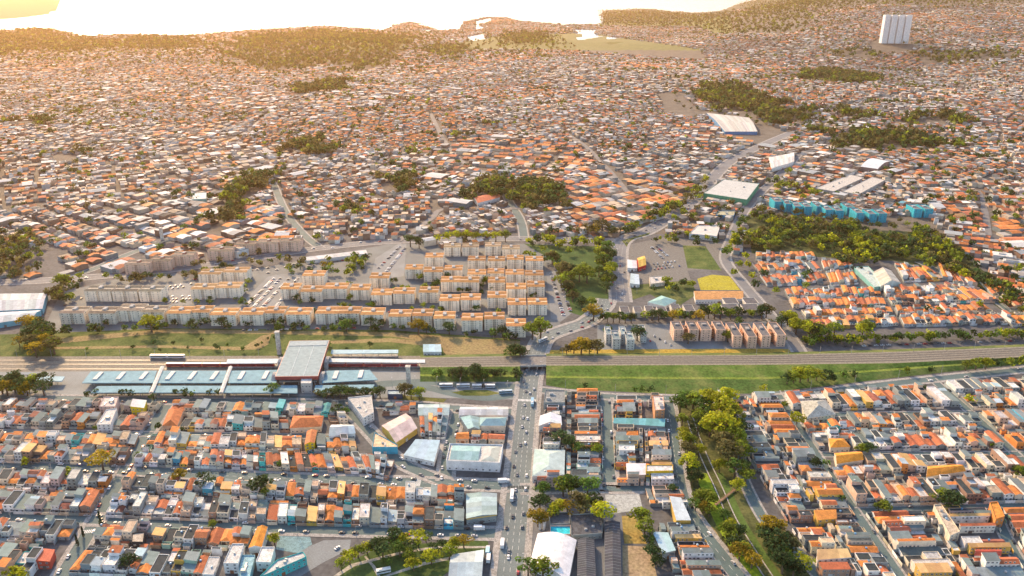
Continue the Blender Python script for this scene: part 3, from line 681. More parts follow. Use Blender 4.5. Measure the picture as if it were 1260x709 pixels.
def seams(o, q, c, h):
    k = MB()
    for i in range(1, 22):
        a, b = q[0].lerp(q[3], i/22)-c, q[1].lerp(q[2], i/22)-c; m = (a+b)/2
        for u, v in ((a, m), (m, b)):
            zu, zv = (h+.2, h+1.42) if u is a else (h+1.42, h+.2)
            k.face([(u.x, u.y-.14, zu), (v.x, v.y-.14, zv), (v.x, v.y+.14, zv), (u.x, u.y+.14, zu)], (.2, .21, .22), 'sheet')
    tag(link('roof_seams', k.mesh('roof_seams'), o), kind='stuff')
def gas_fascia(o, q, c, h):
    a, b = q[3]-c, q[2]-c; t = (b-a).normalized(); n = Vector((t.y, -t.x, 0))
    k = MB(); k.prism([a+n*.05, b+n*.05, b+n*.3, a+n*.3], h-.9, h+.1, YEL, 'paint'); link('fascia', k.mesh('fascia'), o)
landmark('fuel_station', 'teal-grey fuel station roof with yellow edge at the avenue corner', 'fuel station', [(574, 608), (611, 607.5), (611, 633), (574, 638)], 6, 'gable', (.33, .43, .43), GREY, axis='d', rh=1.2, extra=gas_fascia)
landmark('avenue_hall', 'hall with beige and blue gabled roof at the foot of the avenue', 'hall', [(556, 683), (595, 677), (592, 716), (552, 712)], 5, 'gable', (.40, .47, .47), WHITE, axis='w', rh=3)
landmark('orange_hall', 'school hall with steep bright orange roof beside teal court', 'school', [(317, 649), (329, 649), (322, 673), (306, 674)], 7, 'gable', (.60, .23, .03), WHITE, 'tile', axis='d', rh=1.5)
landmark('school_block', 'white flat-roofed school block in front of teal court', 'school', [(322, 674), (338, 674), (333, 693), (315, 692)], 7, 'flat', (.60, .58, .55), WHITE, 'slab', storeys=2)
landmark('turquoise_wing', 'long turquoise school wing with orange band at the bottom edge', 'school', [(341, 690), (373, 680), (377, 686), (318, 712)], 6, 'flat', (.45, .46, .44), TEALC, 'slab', storeys=2, winsides=(2,))
landmark('pink_block', 'tall pink apartment house on the station street', 'house', [(128, 489), (146, 489), (142, 501), (122, 501)], 7.5, 'flat', (.55, .47, .42), PINK, 'slab', storeys=3, tank=True)
landmark('long_house', 'long narrow white three-storey house with roof terrace behind station street', 'house', [(131, 505), (144, 503), (136, 523), (119, 523)], 7.5, 'flat', (.52, .5, .47), WHITE, 'slab', storeys=3, tank=True)
landmark('yellow_house', 'house with bright yellow front wall on the station street corner', 'house', [(164, 493), (180, 493), (177, 502), (161, 502)], 7, 'shed', (.50, .50, .49), (.72, .55, .03), storeys=2)
landmark('tiled_house', 'big house with twin orange tiled hips at the crossing', 'house', [(208, 504), (226, 504), (218, 524), (200, 524)], 5, 'hip', (.48, .15, .05), PEACH, 'tile', axis='d', rh=3, storeys=1)
landmark('yellow_tower_house', 'tall bright yellow house with orange roof in the block middle', 'house', [(378, 531), (390, 530), (387, 545), (375, 547)], 8, 'gable', (.5, .17, .06), (.75, .50, .02), 'tile', axis='d', storeys=3)
landmark('twin_hip_house', 'wide house with three terracotta gables near the bus terminal', 'house', [(361, 512), (398, 512), (395, 525), (357, 527)], 5, 'hip', (.50, .15, .05), CREAM, 'tile', axis='w')
landmark('mint_house', 'white shop with curved pale roof beside the diagonal street', 'shop', [(408, 523), (434, 523), (437, 533), (405, 537)], 5, 'gable', (.50, .55, .56), WHITE, axis='w')
landmark('black_house', 'two-storey house with black upper floor and small windows', 'house', [(163, 657), (178, 655), (176, 668), (162, 668)], 7, 'flat', (.4, .35, .28), (.03, .03, .035), 'slab', storeys=2)
landmark('terrace_house', 'tall white terrace house with blue tank near the bottom edge', 'house', [(286, 670), (300, 670), (293, 694), (275, 694)], 7.5, 'flat', (.5, .5, .48), WHITE, 'slab', storeys=3, tank=True)
landmark('red_house', 'house with bright red front beside the side street', 'house', [(52, 677), (67, 677), (61, 691), (45, 691)], 6, 'shed', (.5, .13, .07), REDC, 'tile', storeys=2)
landmark('blue_hall', 'pale blue flat hall at the lower left near the school', 'hall', [(298, 684), (314, 684), (306, 716), (292, 716)], 5, 'flat', (.25, .42, .47), (.3, .5, .55), 'slab', win=None)
# blocks right of the avenue
landmark('avenue_store', 'big pale store with teal hipped roof on the avenue corner', 'shop', [(658, 553), (695, 554), (694, 584), (655, 586)], 5.5, 'hip', (.40, .50, .48), WHITE, axis='d', rh=2.2)
landmark('grey_slab', 'grey flat-roofed building at the top of the avenue', 'shop', [(671, 481), (695, 481), (695, 496), (669, 496)], 7, 'flat', (.20, .22, .22), GREY, 'slab', storeys=2)
landmark('peach_tower', 'narrow peach apartment house standing tall by the park road', 'house', [(803, 487), (816, 488), (818, 505), (806, 506)], 11, 'flat', (.58, .48, .42), (.55, .27, .13), 'slab', storeys=4, tank=True)
landmark('yellow_store', 'long yellow two-storey shop with white windows at the street corner', 'shop', [(795, 573), (828, 573), (828, 580), (795, 581)], 7.5, 'flat', (.55, .55, .53), (.75, .45, .02), 'slab', storeys=2, win=2.4)
landmark('white_store', 'white roofed store beside the long yellow shop', 'shop', [(771, 573), (794, 573), (794, 584), (772, 585)], 6, 'shed', (.66, .65, .63), PEACH)
landmark('teal_shed', 'long teal roofed shed in the middle of the block', 'shed', [(756, 516), (818, 517), (817, 525), (755, 521)], 5, 'shed', (.14, .36, .37), GREY, axis='w')
landmark('white_gable', 'white gabled hall facing the avenue', 'hall', [(665, 512), (690, 512), (691, 523), (663, 524)], 6, 'gable', (.60, .61, .60), WHITE, axis='d')
# school with the white arched gymnasium
landmark('gymnasium', 'gymnasium with large curved white roof beside the avenue', 'gymnasium', [(662, 657), (709, 665), (699, 716), (653, 692)], 6, 'arch', (.70, .68, .66), WHITE, axis='d', rh=3.5, win=None)
landmark('school_wing', 'long dark-roofed school wing beside the gymnasium', 'school', [(711, 664), (731, 664), (734, 725), (710, 725)], 5, 'gable', (.06, .066, .078), GREY, axis='d', rh=1.2, extra=seams)
landmark('school_wing', 'long dark-roofed school wing beside the dirt lot', 'school', [(744, 643), (763, 643), (765, 725), (744, 725)], 5, 'gable', (.065, .07, .082), GREY, axis='d', rh=1.2, extra=seams)
landmark('school_wing', 'low dark-roofed school block behind the two long wings', 'school', [(702, 634), (741, 632), (741, 657), (703, 660)], 4, 'flat', (.085, .09, .10), GREY, 'slab')
landmark('school_wing', 'small dark flat school block beside the pool court', 'school', [(676, 632), (700, 631), (701, 645), (677, 646)], 4, 'flat', (.09, .10, .11), GREY, 'slab')
landmark('pool_house', 'pink-walled court with turquoise pool beside the gymnasium', 'pool', [(677, 648), (702, 648), (702, 659), (677, 659)], 3, 'flat', (.03, .50, .58), PINK, 'slab', win=None, para=1.2)
landmark('blue_roof_house', 'long workshop with pale blue roof and yellow front by the park road', 'workshop', [(824, 613), (838, 613), (850, 640), (832, 642)], 6, 'shed', (.46, .53, .55), YEL, axis='d')
landmark('blue_roof_house', 'long house with light blue sheet roof below the dirt lot', 'house', [(803, 657), (822, 656), (831, 677), (815, 683)], 5, 'shed', (.36, .50, .54), GREY, axis='d')
# right-hand quarter
landmark('cream_block', 'large cream apartment house with grey roof beside the right street', 'house', [(985, 494), (1016, 493), (1028, 510), (992, 515)], 6, 'hip', (.36, .35, .31), CREAM, 'slab', storeys=2)
landmark('big_tiled_house', 'large house with orange hipped roof beside the right street', 'house', [(1020, 540), (1038, 540), (1046, 550), (1022, 551)], 5, 'hip', (.60, .24, .03), CREAM, 'tile')
landmark('big_tiled_house', 'house with wide bright orange double roof below the hipped one', 'house', [(1027, 558), (1058, 556), (1062, 566), (1030, 571)], 5, 'gable', (.62, .25, .03), CREAM, 'tile', axis='w')
landmark('yellow_walled_house', 'house with yellow walls and white side building at the bend', 'house', [(1002, 630), (1028, 629), (1029, 638), (1006, 640)], 6, 'shed', (.58, .22, .05), YEL, 'tile', storeys=2)
landmark('white_long_house', 'long white house with ochre roof near the creek trees', 'house', [(1006, 678), (1042, 677), (1047, 686), (1006, 689)], 6, 'shed', (.58, .38, .18), WHITE, storeys=2)
landmark('arched_red_roof', 'hall with curved red roof at the lower right', 'hall', [(1201, 677), (1231, 677), (1231, 684), (1199, 684)], 5, 'arch', (.42, .09, .06), WHITE, axis='w', rh=2)
landmark('tall_cream_house', 'tall cream three-storey house with roof terraces at lower right', 'house', [(1149, 622), (1158, 621), (1181, 655), (1169, 660)], 7, 'flat', (.46, .38, .28), CREAM, 'slab', storeys=3, tank=True)
landmark('orange_corner', 'orange corner building with rounded end at the right edge', 'house', [(1218, 619), (1227, 618), (1236, 636), (1225, 640)], 8, 'flat', (.62, .26, .05), ORANGE, 'slab', storeys=2)
landmark('orange_roofed_hall', 'hall with wide orange roof in the right-hand quarter', 'hall', [(1142, 574), (1180, 572), (1188, 580), (1140, 587)], 5, 'gable', (.62, .24, .03), CREAM, 'tile', axis='w')

# ---------------------------------------------------------------- bus terminal and railway station
def canopy(label, px, h, col=(.19, .33, .38), vents=0):
    q = fix_orient([P(p[0], p[1], h) for p in px]); c = sum(q, Vector())/4
    o = empty('bus_canopy', (c.x, c.y, 0), label, 'canopy', 'canopies of the bus terminal'); org = (c.x, c.y, 0)
    b = MB(); b.prism(q, h, h+.7, col, 'sheet', bottom=True); link('roof', b.mesh('roof', org), o)
    L = (q[1]-q[0]).length; n = max(2, int(L/14))
    cm = MB(); cm.cyl((0, 0, 0), .28, h, (.45, .45, .44)); cme = cm.mesh('column')
    for k in range(n):
        for f in (.25, .75):
            p = q[0].lerp(q[1], (k+.5)/n).lerp(q[3].lerp(q[2], (k+.5)/n), f); link('column', cme, o, (p.x-c.x, p.y-c.y, 0))
    if vents:
        vm = MB(); D = (q[3]-q[0]).length; vm.box((0, 0, 0), (3.8, D*.62, 1.1), (.62, .60, .55), 'sheet'); vme = vm.mesh('roof_vent'); t = q[1]-q[0]
        for k in range(vents):
            p = q[0].lerp(q[1], (k+.5)/vents).lerp(q[3].lerp(q[2], (k+.5)/vents), .45); link('roof_vent', vme, o, (p.x-c.x, p.y-c.y, h+.7), math.atan2(t.y, t.x))
    return o
canopy('long blue canopy with three vents at the left of the bus terminal', [(112, 458), (193, 457), (189, 472), (101, 472)], 5.5, vents=3)
canopy('upper blue canopy with three vents between the two cross links', [(198, 457), (279, 457), (276, 472), (194, 472)], 5.5, vents=3)
canopy('upper blue canopy touching the left side of the station hall', [(284, 457), (343, 456), (340, 472), (281, 472)], 5.5, vents=2)
canopy('upper blue canopy right of the station hall with tapered end', [(399, 457), (455, 456), (465, 468), (396, 472)], 5.5, vents=2)
canopy('lower blue canopy at the left end of the bus terminal', [(120, 476), (186, 475.5), (183, 484), (112, 484)], 5, vents=0)
canopy('lower blue canopy between the cross links', [(191, 475.5), (273, 475.5), (270, 484), (187, 484)], 5)
canopy('lower blue canopy below the station hall', [(279, 475.5), (366, 475), (366, 484.5), (275, 484)], 5)
canopy('lower blue canopy right of the concrete stair tower', [(388, 475), (461, 474), (456, 483), (386, 484)], 5)
canopy('small grey canopy at the far left of the terminal yard', [(8, 459), (42, 459), (42, 462), (7, 462)], 4.5, (.20, .24, .26))
canopy('small pale canopy beside the far left trees', [(44, 464), (80, 464), (76, 470), (40, 470)], 4.5, (.33, .47, .52))
def linkbar(label, a, b):
    p, q = P(*a, 6.4), P(*b, 6.4); t = (q-p).normalized(); n = Vector((t.y, -t.x, 0))*1.7
    o = empty('cross_link', (p.x, p.y, 0), label, 'walkway roof', 'cross links of the bus terminal'); org = (p.x, p.y, 0)
    k = MB(); A = [p-n, p+n, q+n, q-n]
    z0, z1, z2 = 6.3, 7.2, 8.0
    k.prism(fix_orient([Vector((v.x, v.y, 0)) for v in A]), z0, z1, (.55, .53, .48), 'wall', bottom=True); link('side', k.mesh('side', org), o)
    k = MB(); k.face([(A[0].x, A[0].y, z1), (p.x, p.y, z2), (q.x, q.y, z2), (A[3].x, A[3].y, z1)], (.6, .58, .52), 'sheet'); k.face([(A[1].x, A[1].y, z1), (A[2].x, A[2].y, z1), (q.x, q.y, z2), (p.x, p.y, z2)], (.6, .58, .52), 'sheet')
    link('ridge_roof', k.mesh('ridge_roof', org), o)
    k = MB()
    for f in (.1, .5, .9): r = p.lerp(q, f); k.cyl((r.x, r.y, 0), .3, 6.3, (.4, .4, .39))
    tag(link('posts', k.mesh('posts', org), o), kind='stuff')
linkbar('ridged cross link between the left and middle bus canopies', (200, 452), (186, 484)); linkbar('ridged cross link nearest the station hall', (284, 452), (272, 484))
# station hall
h = 12.0; q = [Vector((p.x, p.y, 0)) for p in (P(357, 420, h), P(405, 419, h), P(391, 463, h), P(339, 463.5, h))]; c = sum(q, Vector())/4; org = (c.x, c.y, 0)
st = empty('railway_station', (c.x, c.y, 0), 'station hall with large blue-grey roof and red fascia above the tracks', 'station')
k = MB(); k.prism(q, h-.3, h+.2, (.27, .34, .35), 'sheet', bottom=True); rf = link('roof', k.mesh('roof', org), st)
k = MB(); k.prism(inset(q, .03, .03, .03, .84), h+.21, h+.6, (.32, .38, .39), 'sheet'); link('roof_panel', k.mesh('roof_panel', org), rf)
for f in (.33, .66):
    k = MB(); a, b = q[0].lerp(q[1], f), q[3].lerp(q[2], f); t = (b-a).normalized(); n = Vector((t.y, -t.x, 0))*.2; k.prism(fix_orient([a-n+t, a+n+t, b+n-t, b-n-t]), h+.21, h+.42, (.52, .58, .58), 'sheet'); link('roof_seam', k.mesh('roof_seam', org), rf)
for i in range(4):
    k = MB(); a, b = q[i], q[(i+1) % 4]; t = (b-a).normalized(); n = Vector((-t.y, t.x, 0))*.35
    k.prism([a+n, b+n, b+n*.02, a+n*.02], h-3.2, h+.35, (.30, .06, .05), 'paint', bottom=True); link('fascia', k.mesh('fascia', org), st)
k = MB(); k.prism(inset(q, .1, .1, .1, .08), 5.2, h-.3, (.16, .17, .18), 'glass'); link('concourse_wall', k.mesh('concourse_wall', org), st)
k = MB(); k.prism(inset(q, .05, .05, .06, .04), 4.6, 5.2, (.4, .39, .37), 'slab', bottom=True); link('deck', k.mesh('deck', org), st)
cm = MB(); cm.cyl((0, 0, 0), .6, 4.6, (.42, .41, .39)); cme = cm.mesh('column')
for u in (.12, .5, .88):
    for v in (.1, .36, .64, .92):
        p = q[0].lerp(q[1], u).lerp(q[3].lerp(q[2], u), v)-c; link('column', cme, st, (p.x, p.y, 0))
for side, (u, sgn) in enumerate(((0.0, -1), (1.0, 1))):
    for v in (.45, .86):
        p = q[0].lerp(q[1], u).lerp(q[3].lerp(q[2], u), v)-c; k = MB(); n = 10; R = 9.0
        for i in range(n):
            a0, a1 = math.pi*i/n, math.pi*(i+1)/n
            P0 = [(p.x+sgn*(1.0), p.y+R*math.cos(a), max(0, R*1.15*math.sin(a))) for a in (a0, a1)]; P1 = [(p.x+sgn*4.6, y, z) for _, y, z in P0]
            k.face([P0[0], P0[1], P1[1], P1[0]], (.40, .39, .36), 'slab')
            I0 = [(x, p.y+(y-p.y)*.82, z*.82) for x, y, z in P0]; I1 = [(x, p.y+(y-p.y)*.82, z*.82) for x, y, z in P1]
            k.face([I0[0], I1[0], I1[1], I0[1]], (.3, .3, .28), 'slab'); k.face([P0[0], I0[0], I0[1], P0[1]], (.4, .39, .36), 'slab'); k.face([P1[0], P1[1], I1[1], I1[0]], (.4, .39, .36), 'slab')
        link('concrete_arch', k.mesh('concrete_arch', org if False else (0, 0, 0)), st)
landmark('stair_tower', 'pale concrete stair tower joining the station hall to the street', 'stair tower', [(371, 464), (384, 464), (383, 472), (370, 472)], 9.5, 'flat', (.55, .55, .52), (.5, .48, .44), 'slab', storeys=2, win=3, para=.5)
landmark('station_office', 'small white station office with blue roof beside the tracks', 'office', [(521, 426), (542, 426), (543, 433), (521, 433)], 4.5, 'shed', (.40, .54, .58), WHITE, axis='w')
landmark('kiosk', 'dark blue kiosk between the terminal trees', 'kiosk', [(477, 481), (495, 481), (495, 486), (477, 486)], 4, 'flat', (.36, .45, .47), (.05, .08, .13), 'slab', win=None)
def platform(label, px, h, col):
    q = fix_orient([Vector((p.x, p.y, 0)) for p in (P(x, y, h) for x, y in px)]); c = sum(q, Vector())/4; org = (c.x, c.y, 0)
    o = empty('platform_canopy', (c.x, c.y, 0), label, 'canopy', 'platform canopies of the station')
    k = MB(); k.prism(q, h, h+.5, col, 'sheet', bottom=True); link('roof', k.mesh('roof', org), o)
    k = MB(); k.prism(inset(q, .01, .01, .1, .1), 0.06, 1.1, (.36, .35, .33), 'slab'); link('platform', k.mesh('platform', org), o)
    n = max(3, int((q[1]-q[0]).length/12)); cm = MB(); cm.cyl((0, 0, 0), .25, h-1.1, (.3, .3, .3)); cme = cm.mesh('column')
    for i in range(n):
        p = q[0].lerp(q[1], (i+.5)/n).lerp(q[3].lerp(q[2], (i+.5)/n), .5)-c; link('column', cme, o, (p.x, p.y, 1.1))
platform('white platform canopy right of the station hall', [(404, 441.5), (523, 443), (523, 447), (402, 446)], 5.2, (.56, .58, .57))
platform('blue platform canopy above the white one, right of the hall', [(408, 431), (490, 431), (490, 435), (407, 436)], 5, (.36, .50, .54))
platform('white platform canopy left of the station hall', [(280, 442.5), (343, 442), (341, 447.5), (278, 448)], 5.2, (.50, .56, .58))
def train(label, x0, x1, y, n, z=.06, bc=(.50, .06, .05)):
    o = None; a, b = P(x0, y), P(x1, y); t = (b-a).normalized(); rz = math.atan2(t.y, t.x)
    o = empty('train', (a.x, a.y, z), label, 'train', rz=rz); L = (b-a).length/n
    body = MB(); body.box((0, 0, .9), (L-.6, 2.9, 2.9), bc, 'paint'); body.box((0, 0, 3.8), (L-1.2, 2.3, .25), (.52, .52, .5), 'paint'); bm_ = body.mesh('carriage')
    wb = MB(); wb.box((0, 0, 2.1), (L-2.5, 2.94, .95), (.05, .06, .07), 'glass'); wm = wb.mesh('window_band')
    bg_ = MB(); [bg_.box((s*L*.34, 0, .16), (3.2, 2.4, .74), (.06, .06, .06)) for s in (-1, 1)]; gm = bg_.mesh('bogies')
    for i in range(n):
        cr = link('carriage', bm_, o, (L*(i+.5), 0, 0)); link('window_band', wm, cr); link('bogies', gm, cr)
train('red passenger train at the platform right of the station hall', 404, 514, 451.5, 5)
train('red passenger train at the platform left of the station hall', 205, 338, 451.5, 6)
train('white train standing in the rail yard below the grass bank', 185, 228, 441, 2, bc=(.6, .6, .58))
def column(label, px, base, top, w, cat='pillar'):
    b = P(px, base); hh = 0
    for z in range(1, 90):
        if proj(b.x, b.y, z)[1] <= top: hh = z; break
    k = MB(); w *= 1.4; k.box((0, 0, 0), (w, w, hh), (.5, .47, .41), 'slab'); k.box((0, 0, hh), (w*1.3, w*1.3, .8), (.45, .43, .38), 'slab')
    tag(link('concrete_pillar', k.mesh('concrete_pillar'), None, (b.x, b.y, 0)), label, cat)
column('pale concrete pillar at the end of the platform canopy', 503, 473, 452, 2.6); column('tall concrete pillar behind the station hall on the bank', 344, 436, 409, 2.6); column('slim concrete tower among houses behind the pink blocks', 201, 302, 281, 2.6, 'tower')

# ---------------------------------------------------------------- apartment estates
def block_proto(W, D, H, storeys, wall, roofc, roofm, kind, deep, tankc, name):
    parts = {}
    q = lambda x0, x1, y0, y1: [Vector((x0, y1, 0)), Vector((x1, y1, 0)), Vector((x1, y0, 0)), Vector((x0, y0, 0))]
    w = MB()
    if kind == 'H':
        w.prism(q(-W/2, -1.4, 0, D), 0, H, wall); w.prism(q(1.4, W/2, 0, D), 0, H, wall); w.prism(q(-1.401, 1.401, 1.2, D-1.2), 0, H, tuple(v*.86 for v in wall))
        rfs = [roof_mb(q(-W/2, W/2, 0, D*.46), H, 'gable', roofc, roofm, wall, 1.3, 'w'), roof_mb(q(-W/2, W/2, D*.54, D), H, 'gable', roofc, roofm, wall, 1.3, 'w')]
        t = MB(); t.box((0, D*.5, H), (3.4, D*.32, 2.3), tankc); t.box((0, D*.5, H+2.3), (3.8, D*.36, .25), (.32, .32, .31))
    else:
        w.prism(q(-W/2, W/2, 0, D), 0, H, wall)
        rfs = [roof_mb(q(-W/2, W/2, 0, D), H, 'flat', roofc, roofm, tuple(min(1, v*1.1) for v in wall), para=.9)]
        t = MB(); t.box((0, D*.62, H+.13), (W*.36, D*.16, 1.6), tankc)
    win = MB(); sh = H/storeys
    for s in range(storeys):
        z = s*sh+1.0
        xs = ([-W*.38, -W*.16, -W*.05, W*.05, W*.16, W*.38] if kind == 'H' else [-W*.25, W*.25])
        for x in xs:
            win.box((x, -.02, z+.1), (.95 if abs(x) > W*.2 else .7, .1, .95), (.05, .055, .06), 'glass')
        for y in (D*.25, D*.75):
            for sx in (-1, 1): win.box((sx*(W/2+.02), y, z), (.1, 1.0, 1.0), (.05, .055, .06), 'glass')
    return dict(wall=w.mesh('wall'), roofs=[r.mesh('roof') for r in rfs], tank=t.mesh('water_tank'), windows=win.mesh('windows'), W=W, D=D)
def place_block(pr, name, pos, rz, label, group):
    o = empty(name, pos, label, 'apartment block', group, rz)
    link('wall', pr['wall'], o); tag(link('windows', pr['windows'], o), kind='stuff')
    for r in pr['roofs']: link('roof', r, o)
    link('water_tank', pr['tank'], o); hw = pr['W']/2+1; EXCL.append([(pos[0]-hw, pos[1]-1), (pos[0]+hw, pos[1]-1), (pos[0]+hw, pos[1]+pr['D']), (pos[0]-hw, pos[1]+pr['D'])])
    return o
OR_R = (.46, .22, .075); WH = (.88, .76, .59)
def blocks(name, items, H, storeys, wall, roofc, roofm, kind, depth, tankc, place, group):
    cache = {}
    items = sorted(items)
    for i, (xl, xr, yb) in enumerate(items):
        a, b = P(xl, yb), P(xr, yb); W = max(6, round((b-a).length-(1.6 if kind == 'H' else .4))); key = (W, i % 3)
        if key not in cache: cache[key] = block_proto(W, depth, H, storeys, tuple(min(.92, v*(1, .93, 1.05)[i % 3]) for v in wall), tuple(v*(1, .8, 1.12)[i % 3] for v in roofc), roofm, kind, False, tankc, name)
        m = (a+b)/2; place_block(cache[key], name, (m.x, m.y+(random.uniform(-2.5, 2.5) if kind == 'H' else 0), 0), 0, f'{place}, {nth(i)} from the left', group)
G1 = 'white apartment blocks of the estate'
blocks('apartment_block', [(104, 137.6, 372), (139, 172, 370.7), (172.6, 200.5, 370.7)], 12.5, 5, WH, (.16, .15, .12), 'slab', 'H', 20, (.5, .48, .44), 'white five-storey block with grey roof in the back left row', G1)
blocks('apartment_block', [(74.8, 106.6, 398.6), (111, 144.6, 398.6), (144.6, 176.5, 395.5), (175, 204, 398)], 12.5, 5, WH, (.22, .18, .13), 'slab', 'H', 20, (.5, .48, .44), 'white five-storey block at the left end of the front row', G1)
blocks('apartment_block', [(205, 235.7, 400), (235.7, 260, 397.5), (260, 293, 400), (296, 326, 400), (326, 352, 398), (352, 383, 400.5), (388, 417, 400), (417, 444, 398.5), (444, 473, 400.5), (478, 506, 404), (506.6, 533, 403), (533, 560.7, 405.5), (567, 595, 408), (595, 621.5, 407), (622, 648, 414)],
       12.5, 5, WH, OR_R, 'tile', 'H', 20, (.6, .58, .54), 'white block with orange roof in the front row beside the bank', G1)
blocks('apartment_block', [(235.7, 264.5, 369), (265, 296, 367.6), (245, 273.5, 349.5), (274, 305, 348)], 12.5, 5, WH, (.40, .23, .1), 'tile', 'H', 20, (.6, .58, .54), 'white block with brown-orange roof in the left group of four', G1)
blocks('apartment_block', [(345.7, 370, 368), (370.5, 397.6, 371.5), (398, 428.6, 368), (372, 400, 352)], 12.5, 5, WH, OR_R, 'tile', 'H', 20, (.6, .58, .54), 'white block with orange roof beside the long car park', G1)
blocks('apartment_block', [(431, 456, 369), (456.5, 483, 376), (483.5, 511, 373.5), (515, 540, 373.5), (540.5, 566, 382.6), (566.5, 592, 381.7), (599, 623.5, 380), (624, 648, 389), (648.5, 674, 387), (542, 567, 360), (622, 648, 368), (455, 480, 354), (566, 590, 360), (600, 622, 361), (648, 671, 366)],
       12.5, 5, WH, OR_R, 'tile', 'H', 20, (.6, .58, .54), 'white block with orange roof in the middle rows of the estate', G1)
blocks('apartment_block', [(498, 520.5, 344), (521, 545.6, 346), (546, 569.5, 345), (523, 546, 328), (575, 598.5, 350), (599, 621, 349), (621.5, 645, 350.5), (645.5, 669, 350.5), (575, 598, 333), (600, 622, 332), (623, 645, 331), (646, 669, 332)],
       12.5, 5, WH, OR_R, 'tile', 'H', 19, (.6, .58, .54), 'white block with orange roof in the upper rows of the estate', G1)
blocks('apartment_block', [(545.6, 567.5, 315.3), (568, 590, 314.7), (596, 617, 315), (617.5, 640, 317.5)], 12.5, 5, WH, (.36, .25, .14), 'tile', 'H', 19, (.6, .58, .54), 'white block in the farthest row beside the yellow-green trees', G1)
blocks('apartment_block', [(154, 184.3, 338), (184.8, 211.4, 333), (212, 239, 327), (257, 287, 320), (287.5, 315, 314), (315.5, 343.5, 311), (344, 370, 309.5)], 13, 5, (.76, .50, .36), (.2, .17, .13), 'slab', 'H', 20, (.5, .16, .1), 'pink five-storey block along the road behind the estate', 'pink apartment blocks')
SAL = (.72, .46, .33)
blocks('apartment_block', [(828, 841, 420), (847, 859, 420), (861, 875, 420), (880, 892, 420)], 12.5, 5, SAL, (.11, .11, .115), 'slab', 'slab', 21, (.3, .28, .27), 'salmon slab block with short dark roof beside the railway', 'salmon slab blocks')
blocks('apartment_block', [(900.6, 912.5, 428), (919, 930, 429), (936, 947, 428), (954, 966, 427)], 12.5, 5, SAL, (.11, .11, .115), 'slab', 'slab', 32, (.3, .28, .27), 'long salmon slab block at the right end beside the railway', 'salmon slab blocks')
blocks('stair_link', [(841.5, 846.5, 416), (875.5, 879.5, 416), (913, 918.5, 421), (930.5, 935.5, 421), (947.5, 953.5, 421)], 10, 4, (.60, .28, .15), (.3, .2, .15), 'slab', 'slab', 8, (.3, .25, .2), 'orange stair block squeezed between salmon slabs', 'orange stair blocks')
blocks('apartment_block', [(746, 752, 424), (752.8, 763.5, 430), (765, 769.5, 424), (770, 780.5, 431), (788, 795, 422)], 11, 4, (.55, .54, .50), (.20, .27, .28), 'slab', 'slab', 19, (.4, .42, .42), 'grey-white slab block at the left end beside the railway', 'grey slab blocks')
TEAL2 = (.02, .38, .47)
blocks('apartment_block', [(952, 964, 258.5), (965.5, 975.5, 261.5), (976.5, 987, 264.6), (989, 998.5, 265), (1003.5, 1013.5, 264.6), (1014.5, 1025, 269), (1027, 1037.5, 270), (1041, 1050.5, 266), (1052.5, 1062.5, 273), (1068, 1078, 274.4), (1080, 1090, 274), (1123, 1134, 268), (1136, 1147, 268)],
       13, 5, TEAL2, (.13, .14, .15), 'slab', 'slab', 28, (.35, .4, .42), 'turquoise slab block above the tree belt', 'turquoise slab blocks')
def townhouses(items, place, group):
    for i, (xl, xr, yb) in enumerate(sorted(items)):
        a, b = P(xl, yb), P(xr, yb); W = (b-a).length; m = (a+b)/2
        o = empty('townhouse', (m.x, m.y, 0), f'{place}, {nth(i)} from the left', 'house', group)
        q = [Vector((-W/2, 17, 0)), Vector((W/2, 17, 0)), Vector((W/2, 0, 0)), Vector((-W/2, 0, 0))]
        k = MB(); k.prism(q, 0, 6, (.62, .58, .50)); link('wall', k.mesh('wall'), o)
        link('roof', roof_mb(q, 6, 'flat', (.09, .09, .1), 'slab', (.66, .62, .54)).mesh('roof'), o)
        for x in (-W*.25, W*.25):
            for z in (.9, 3.8): link('window', ME_WIN, o, (x, 0, z), 0, (1.4, 1, 1.2))
        EXCL.append([(m.x-W/2, m.y), (m.x+W/2, m.y), (m.x+W/2, m.y+12), (m.x-W/2, m.y+12)])
townhouses([(764, 775, 391), (781, 791, 391), (795, 805, 390), (810, 821, 391), (827, 838, 388), (843, 855, 389), (876, 886, 388), (890, 911, 388), (915, 936, 388), (892, 909, 380), (917, 933, 380)], 'white townhouse with dark roof above the salmon blocks', 'townhouses above the salmon blocks')
landmark('orange_row', 'long low building with orange roof beside the yellow meadow', 'building', [(854, 361), (914, 361), (914, 368), (856, 369)], 5, 'shed', (.55, .27, .1), WHITE, 'tile', axis='w')
landmark('teal_roof_hall', 'hall with pointed teal roof in the small park', 'hall', [(797, 372), (814, 364), (832, 370), (818, 377)], 3.5, 'hip', (.25, .42, .40), WHITE, rh=3)
landmark('yellow_tent_shop', 'shop with yellow roof and red wall beside the main road', 'shop', [(784, 318), (793, 315), (795, 326), (786, 329)], 6, 'gable', (.65, .42, .1), (.5, .03, .02), axis='w', rh=3)
landmark('white_shed', 'pale shed beside the shop with red wall', 'shed', [(772, 321), (783, 321), (784, 330), (772, 331)], 4, 'shed', (.55, .58, .58), WHITE)
landmark('yard_shed', 'pale blue shed in the builder yard', 'shed', [(776, 338), (786, 338), (787, 350), (775, 350)], 4, 'shed', (.45, .55, .58), WHITE)
landmark('yard_shed', 'cream low building in the builder yard', 'shed', [(799, 341), (816, 340), (818, 348), (800, 350)], 4, 'flat', (.5, .48, .44), CREAM, 'slab')
